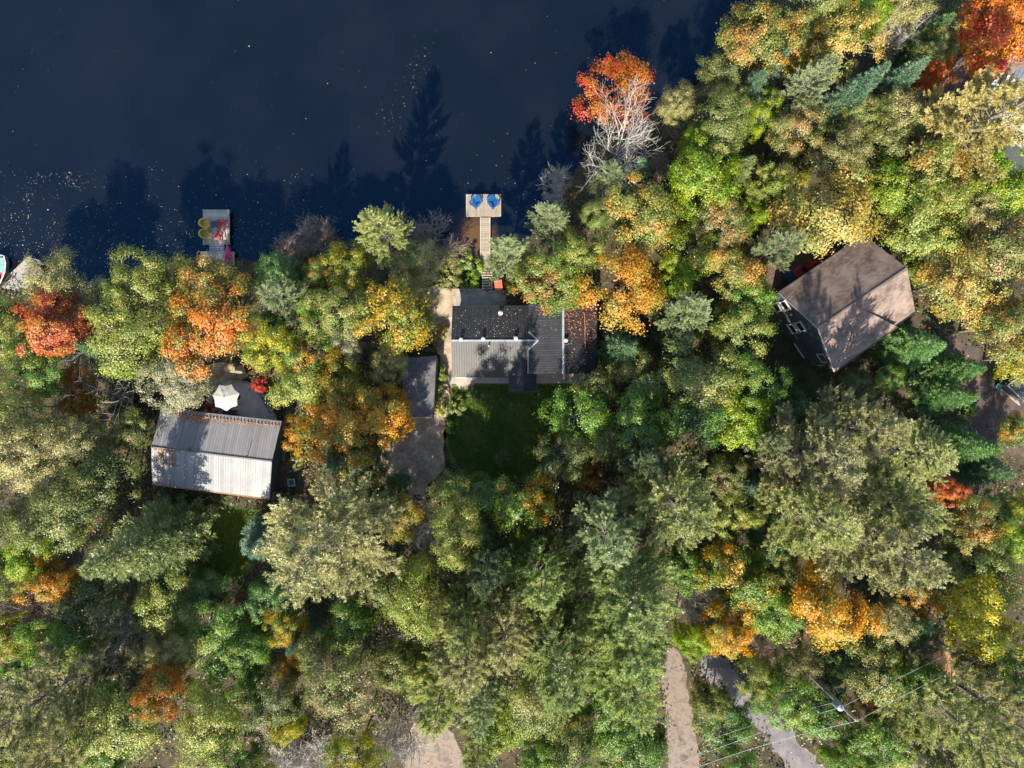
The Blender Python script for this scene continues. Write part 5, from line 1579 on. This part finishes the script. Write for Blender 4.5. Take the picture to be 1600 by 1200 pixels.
# between left and middle cottage
T('B', 536, 490, 44, 'olive', 'olive sage tree left of the golden maple')
T('M', 620, 498, 60, 'gold', 'golden yellow maple left of the bare tan soil', h=11)
T('M', 493, 547, 40, 'greenorange', 'orange flecked green maple below the olive sage tree')
T('B', 545, 537, 30, 'grey', 'grey twiggy tree between golden maple and orange flecked maple')
T('M', 428, 545, 38, 'yellowgreen', 'yellow olive maple right of the big orange red maple')
T('M', 480, 605, 50, 'limeolive', 'light green maple right of the umbrella terrace', h=9.5)
T('M', 408, 602, 13, 'red', 'small red shrub at the right of the umbrella', h=2.6)
T('M', 540, 602, 42, 'gold', 'yellow gold maple above the large orange driveway maple')
T('M', 592, 645, 52, 'brightorange', 'bright orange maple left of the gravel driveway', h=10)
T('M', 535, 668, 52, 'orange', 'orange olive maple left of the bright orange driveway maple')
T('M', 478, 682, 28, 'orange', 'small orange maple right of the white roof end')
T('B', 612, 572, 28, 'tan', 'tan leafless looking tree left of the flat garage roof', h=7)
T('M', 432, 512, 32, 'darkgreen', 'shaded green tree below the round sage pine', h=7)
T('M', 498, 480, 28, 'green', 'green tree between round sage pine and olive sage tree', h=8)
T('S', 515, 722, 34, 'spruceteal', 'dark blue teal spruce below the orange olive maple', h=6)
T('M', 575, 725, 38, 'darkolive', 'dark olive tree left of the gravel driveway foot', h=7.5)
T('M', 625, 752, 16, 'darkgreen', 'dark shrub at the foot of the gravel driveway', h=2)
T('U', 688, 585, 15, 'green', 'green garden shrub at the upper right of the flat garage', h=1.2)
T('U', 688, 612, 16, 'olive', 'olive garden shrub in the strip right of the flat garage', h=1.2)
T('U', 686, 636, 14, 'yellowgreen', 'yellow green garden shrub at the lower right of the flat garage', h=1.1)
T('U', 714, 634, 17, 'limeolive', 'pale green shrub at the left edge of the dark lawn', h=1.2)
T('U', 706, 665, 14, 'green', 'small green shrub lower on the left edge of the dark lawn', h=1.0)
T('U', 740, 615, 14, 'darkgreen', 'dark clipped shrub beside the pale front walk', h=1.0)
T('U', 664, 478, 22, 'tan', 'tan dry shrub on the bare tan soil', h=1.3)
T('U', 683, 520, 18, 'olivepink', 'pinkish dry shrub lower on the bare tan soil', h=1.2)
T('U', 332, 636, 14, 'red', 'small magenta red shrub against the eave of the white roofed cottage', h=1.4)
T('U', 450, 780, 24, 'darkolive', 'dull shrub at the lower right of the white roof', h=1.5)
T('U', 465, 715, 22, 'darkolive', 'dull shrub on the leafy strip by the dark end wall', h=1.4)
T('M', 1590, 560, 38, 'yellowgreen', 'yellow green tree on the right edge just above the shed', h=7)
T('U', 30, 1030, 34, 'green', 'green shrub on the left edge above the corner pines', h=3)
T('M', 130, 1120, 40, 'olive', 'olive tree between lower left pines and light olive tree', h=8)
T('M', 20, 1140, 44, 'olive', 'olive tree at the left edge between two tan pines', h=9)
T('M', 30, 1190, 40, 'limeolive', 'light olive tree in the bottom left corner', h=8)
T('M', 905, 985, 36, 'olive', 'olive tree between the centre sage pines', h=9)
T('M', 900, 860, 34, 'olive', 'olive tree under the grey sage pine with dark gaps', h=8)
T('M', 1060, 880, 36, 'green', 'green tree below the big sage centre pine', h=8)
T('M', 1020, 735, 30, 'olive', 'olive tree between dusky pine and broad green tree', h=8)
T('M', 1195, 835, 36, 'darkgreen', 'dark green tree left of the lower big pines', h=7)
T('M', 1205, 880, 30, 'olive', 'olive tree above the green tree by the bright orange maple', h=7)
T('M', 1475, 880, 30, 'olive', 'olive tree between largest pale pine and sage olive tree', h=7.5)
T('M', 1480, 1180, 38, 'olive', 'olive tree at the bottom edge between the corner pines', h=8)
T('M', 760, 940, 34, 'olive', 'olive tree between lower middle pines', h=8)
T('M', 600, 915, 38, 'olive', 'olive tree tucked under the right side of the largest tan pine', h=9)
T('M', 660, 1045, 34, 'limeolive', 'light olive tree above the pale sage pine', h=9)
T('M', 940, 1110, 40, 'green', 'green tree below the wide sage pine', h=8)
T('M', 1022, 1150, 20, 'olive', 'olive tree on the left verge of the sandy track', h=6)
T('M', 395, 1010, 36, 'green', 'green tree right of the broad dark green tree', h=8)
T('M', 180, 1010, 36, 'darkolive', 'dark olive tree behind the dark leafless tree', h=6)
T('M', 430, 930, 34, 'darkgreen', 'dark green tree at the lower left of the largest tan pine', h=7)
T('M', 1250, 640, 34, 'darkgreen', 'dark green tree under the big pines left below the brown house', h=6)
T('M', 1330, 600, 30, 'darkolive', 'dark olive tree below the lower eave of the brown house', h=4.5)
T('M', 1390, 590, 26, 'green', 'green tree below the right end of the brown house', h=5)
T('M', 1588, 672, 28, 'greenorange', 'orange flecked tree on the right edge below the shed', h=6)
T('U', 1508, 640, 20, 'green', 'small green shrub at the left verge of the brown driveway', h=1.4)
T('U', 1500, 575, 18, 'darkgreen', 'dark shrub at the top of the brown driveway', h=1.4)
T('M', 1180, 1085, 24, 'green', 'small green tree on the right bank of the grey road', h=5)
# ------------------------------------------------------------------ ground cover nobody could count
def in_poly(P, poly):
    poly = np.asarray(poly); ins = np.zeros(len(P), bool); j = len(poly) - 1
    for i in range(len(poly)):
        xi, yi = poly[i]; xj, yj = poly[j]
        c = ((yi > P[:, 1]) != (yj > P[:, 1])) & (P[:, 0] < (xj - xi) * (P[:, 1] - yi) / (yj - yi + 1e-12) + xi)
        ins ^= c; j = i
    return ins
def W2(*pts, z=G): return [tuple(at(x, y, z)[:2]) for x, y in pts]
CLEAR += [W2((705, 476), (935, 474), (935, 588), (840, 612), (795, 612), (705, 592), z=4), W2((238, 636), (442, 656), (424, 782), (236, 760), z=4),
          W2((1200, 470), (1335, 350), (1440, 470), (1300, 585), (1240, 560), z=3), W2((1540, 150), (1590, 70), (1700, 90), (1700, 240), z=4),
          W2((630, 556), (684, 556), (680, 655), (632, 655), z=3), W2((1570, 600), (1612, 570), (1650, 600), (1605, 640), z=3)]
rg = np.random.default_rng(4242)
n = 15000
P = np.c_[rg.uniform(-52, 52, n), rg.uniform(-40, 40, n)]
d = shore_dist(P); P = P[d > .3]
keep = np.ones(len(P), bool)
for poly in CLEAR: keep &= ~in_poly(P, poly)
P = P[keep]
big = np.sin(P[:, 0] * .35 + 1) + np.sin(P[:, 1] * .42) + rg.normal(0, .6, len(P))
P = P[big > -1.0]
n = len(P); per = 13
rad = rg.uniform(.18, .55, n); hh = rg.uniform(.15, .8, n)
c0 = np.c_[P, ground_z(P)]
C = np.repeat(c0, per, 0) + rg.normal(0, 1, (n * per, 3)) * np.repeat(np.c_[rad, rad, hh * .35], per, 0) * .8 + np.c_[np.zeros(n * per), np.zeros(n * per), np.repeat(hh, per)]
Nn = unit(rg.normal(0, .5, (n * per, 3)) + [0, 0, 1])
V, F = leaf_quads(C, Nn, rg.uniform(.06, .15, n * per), .6, rg)
tone = np.repeat(rg.random(n), per)
A = np.c_[rg.random(n * per), tone, rg.random(n * per)]
PAL['undergrowth'] = ((.07, .115, .024), (.16, .11, .035), .3, .28)
o = obj('undergrowth', np_mesh('undergrowth', V, F, A), leaf_mat('undergrowth'))
tag(o, 'low mixed green and brown undergrowth between the trees', 'undergrowth', kind='stuff')

def scatter(name, label, P3, size, pal, cat, flat=True, tilt=.3):
    m = len(P3)
    Nn = unit(rg.normal(0, tilt, (m, 3)) + [0, 0, 1])
    V, F = leaf_quads(P3, Nn, size, .65, rg)
    o = obj(name, np_mesh(name, V, F, rg.random((m, 3))), leaf_mat(pal))
    tag(o, label, cat, kind='stuff')
# grass blades on the two lawns
def grass(name, polypx, n, label, pal, hgt=.14):
    Q = np.array([at(x, y, G)[:2] for x, y in polypx]); lo, hi = Q.min(0), Q.max(0)
    P = rg.uniform(lo, hi, (n, 2)); P = P[in_poly(P, Q)]
    m = len(P); a = rg.uniform(0, 6.283, m); w = rg.uniform(.012, .03, m); h = rg.uniform(.6, 1.4, m) * hgt
    b = np.c_[P, np.full(m, G)]
    side = np.c_[np.cos(a), np.sin(a), np.zeros(m)] * w[:, None]
    tip = b + np.c_[rg.normal(0, .06, m), rg.normal(0, .06, m), h]
    V = np.stack([b - side, b + side, tip], 1).reshape(-1, 3)
    patch = .5 + .25 * np.sin(P[:, 0] * 1.3) + .25 * np.sin(P[:, 1] * 1.7 + P[:, 0])
    o = obj(name, np_mesh(name, V, np.arange(3 * m).reshape(-1, 3), np.c_[rg.random(m), patch, rg.random(m)]), leaf_mat(pal))
    tag(o, label, 'grass', kind='stuff')
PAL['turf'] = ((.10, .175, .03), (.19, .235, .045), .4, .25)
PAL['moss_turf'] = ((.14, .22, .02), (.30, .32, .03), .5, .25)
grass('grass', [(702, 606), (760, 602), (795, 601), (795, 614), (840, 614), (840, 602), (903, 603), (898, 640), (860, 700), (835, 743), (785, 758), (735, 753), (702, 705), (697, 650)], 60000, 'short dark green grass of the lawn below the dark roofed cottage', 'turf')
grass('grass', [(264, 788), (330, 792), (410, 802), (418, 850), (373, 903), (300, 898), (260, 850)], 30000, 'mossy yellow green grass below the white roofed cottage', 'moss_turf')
# fallen leaves: on the lake, on the roofs and on bare ground
def on_px(n, fx, fy, z):
    return np.array([tuple(at(fx(), fy(), z)) for _ in range(n)])
rr = random.Random(12)
pts = []
def speck(x, y): pts.append(tuple(at(x, y, .012)))
for _ in range(1150):
    speck(rr.uniform(-40, 480), 415 - abs(rr.gauss(0, 1)) * 58)
for _ in range(220): speck(rr.uniform(-20, 560), rr.uniform(260, 410))
for _ in range(40):
    a = rr.uniform(.2, 3.0); speck(85 + 42 * math.cos(a) + rr.gauss(0, 4), 312 - 42 * math.sin(a) * 1.0 + rr.gauss(0, 5))
for _ in range(45): speck(110 + rr.gauss(0, 14), 282 + rr.gauss(0, 7))
for _ in range(40): speck(45 + rr.gauss(0, 6), 305 + rr.gauss(0, 20))
for _ in range(80):
    t = rr.random(); speck(600 + 70 * t + rr.gauss(0, 14), 200 - 120 * t + rr.gauss(0, 16))
for _ in range(110): speck(rr.uniform(0, 1050), rr.uniform(0, 260))
for _ in range(70): speck(rr.gauss(440, 60), rr.gauss(350, 22))
for _ in range(70): speck(rr.gauss(790, 50), rr.gauss(300, 22))
pts = np.array(pts)
dd = shore_dist(pts[:, :2]); pts = pts[dd < -.2]
PAL['pale_leaf'] = ((.26, .20, .13), (.38, .34, .27), .5, .1)
PAL['dry_leaf'] = ((.28, .12, .045), (.38, .22, .09), .5, .15)
PAL['red_leaf'] = ((.14, .038, .022), (.25, .10, .045), .45, .15)
sz = np.minimum(.08, .016 + rg.exponential(.012, len(pts)))
scatter('floating_leaves', 'pale fallen leaves floating on the dark lake', pts, sz, 'pale_leaf', 'leaves', tilt=.12)
# on the dark roof: thick on its right end, thin elsewhere
L = []
for _ in range(420):
    x, y = rr.uniform(882, 932), 476 + abs(rr.gauss(0, 1)) * 38
    if y > 582: continue
    xw_, yw_ = at(x, y, 4.5)[:2]; t = (xw_ - xr) / (xw - xr)
    if 0 < t < 1: L.append((xw_, yw_, zr2 + (zw - zr2) * t + .06))
for _ in range(260):
    x, y = rr.uniform(707, 880), rr.uniform(479, 530)
    p = at(x, y, 4)
    if p.x < xE: L.append((p.x, p.y, zl(p.y) + .065))
    else:
        t = (p.x - xE) / (xr - xE); L.append((p.x, p.y, zw + (zr2 - zw) * min(t, 1) + .065))
nr = len(L) - 260
L = np.array(L)
scatter('roof_leaves', 'pale small leaves dotted over the dark metal roof', L[nr:], rg.uniform(.015, .04, len(L) - nr), 'pale_leaf', 'leaves')
L = L[:nr]
scatter('roof_leaves', 'red brown fallen leaves lying on the dark metal roof', L, rg.uniform(.035, .085, len(L)), 'red_leaf', 'leaves')
# rusty debris along the eave and left end of the grey and white roof
L = []
def roofpt(s, t, north):
    a = (nw if north else sw).lerp(ne if north else se_, s); b = rw_.lerp(re_, s); p = a.lerp(b, t); return (p.x, p.y, p.z + .055)
for _ in range(260): L.append(roofpt(min(max(rr.gauss(.30, .08), .02), .98), abs(rr.gauss(.16, .07)), True))
for _ in range(160): L.append(roofpt(rr.uniform(.03, .98), abs(rr.gauss(.14, .03)), True))
for _ in range(260): L.append(roofpt(rr.choice((.06, .08, .10, .125, .15, .18, .2)) + rr.gauss(0, .003), rr.uniform(.55, .98), False))
for _ in range(120): L.append(roofpt(rr.uniform(.02, .24), rr.choice((.96, .78, .6)) + rr.gauss(0, .012), False))
L = np.array(L)
scatter('roof_leaves', 'rusty needles and leaves caught on the white and grey ribbed roof', L, rg.uniform(.03, .07, len(L)), 'dry_leaf', 'leaves')
# ground leaf litter
n = 20000
P = np.c_[rg.uniform(-50, 50, n), rg.uniform(-38, 38, n)]
P = P[shore_dist(P) > .2]
keep = np.ones(len(P), bool)
for k, poly in enumerate(CLEAR[-6:]): keep &= ~in_poly(P, poly)
for poly in CLEAR[:-6]:
    ii = in_poly(P, poly); keep &= ~(ii & (rg.random(len(P)) < .5))
P = P[keep]
scatter('leaf_litter', 'orange and brown fallen leaves strewn over the ground', np.c_[P, ground_z(P) + .03], rg.uniform(.04, .09, len(P)), 'dry_leaf', 'leaves')
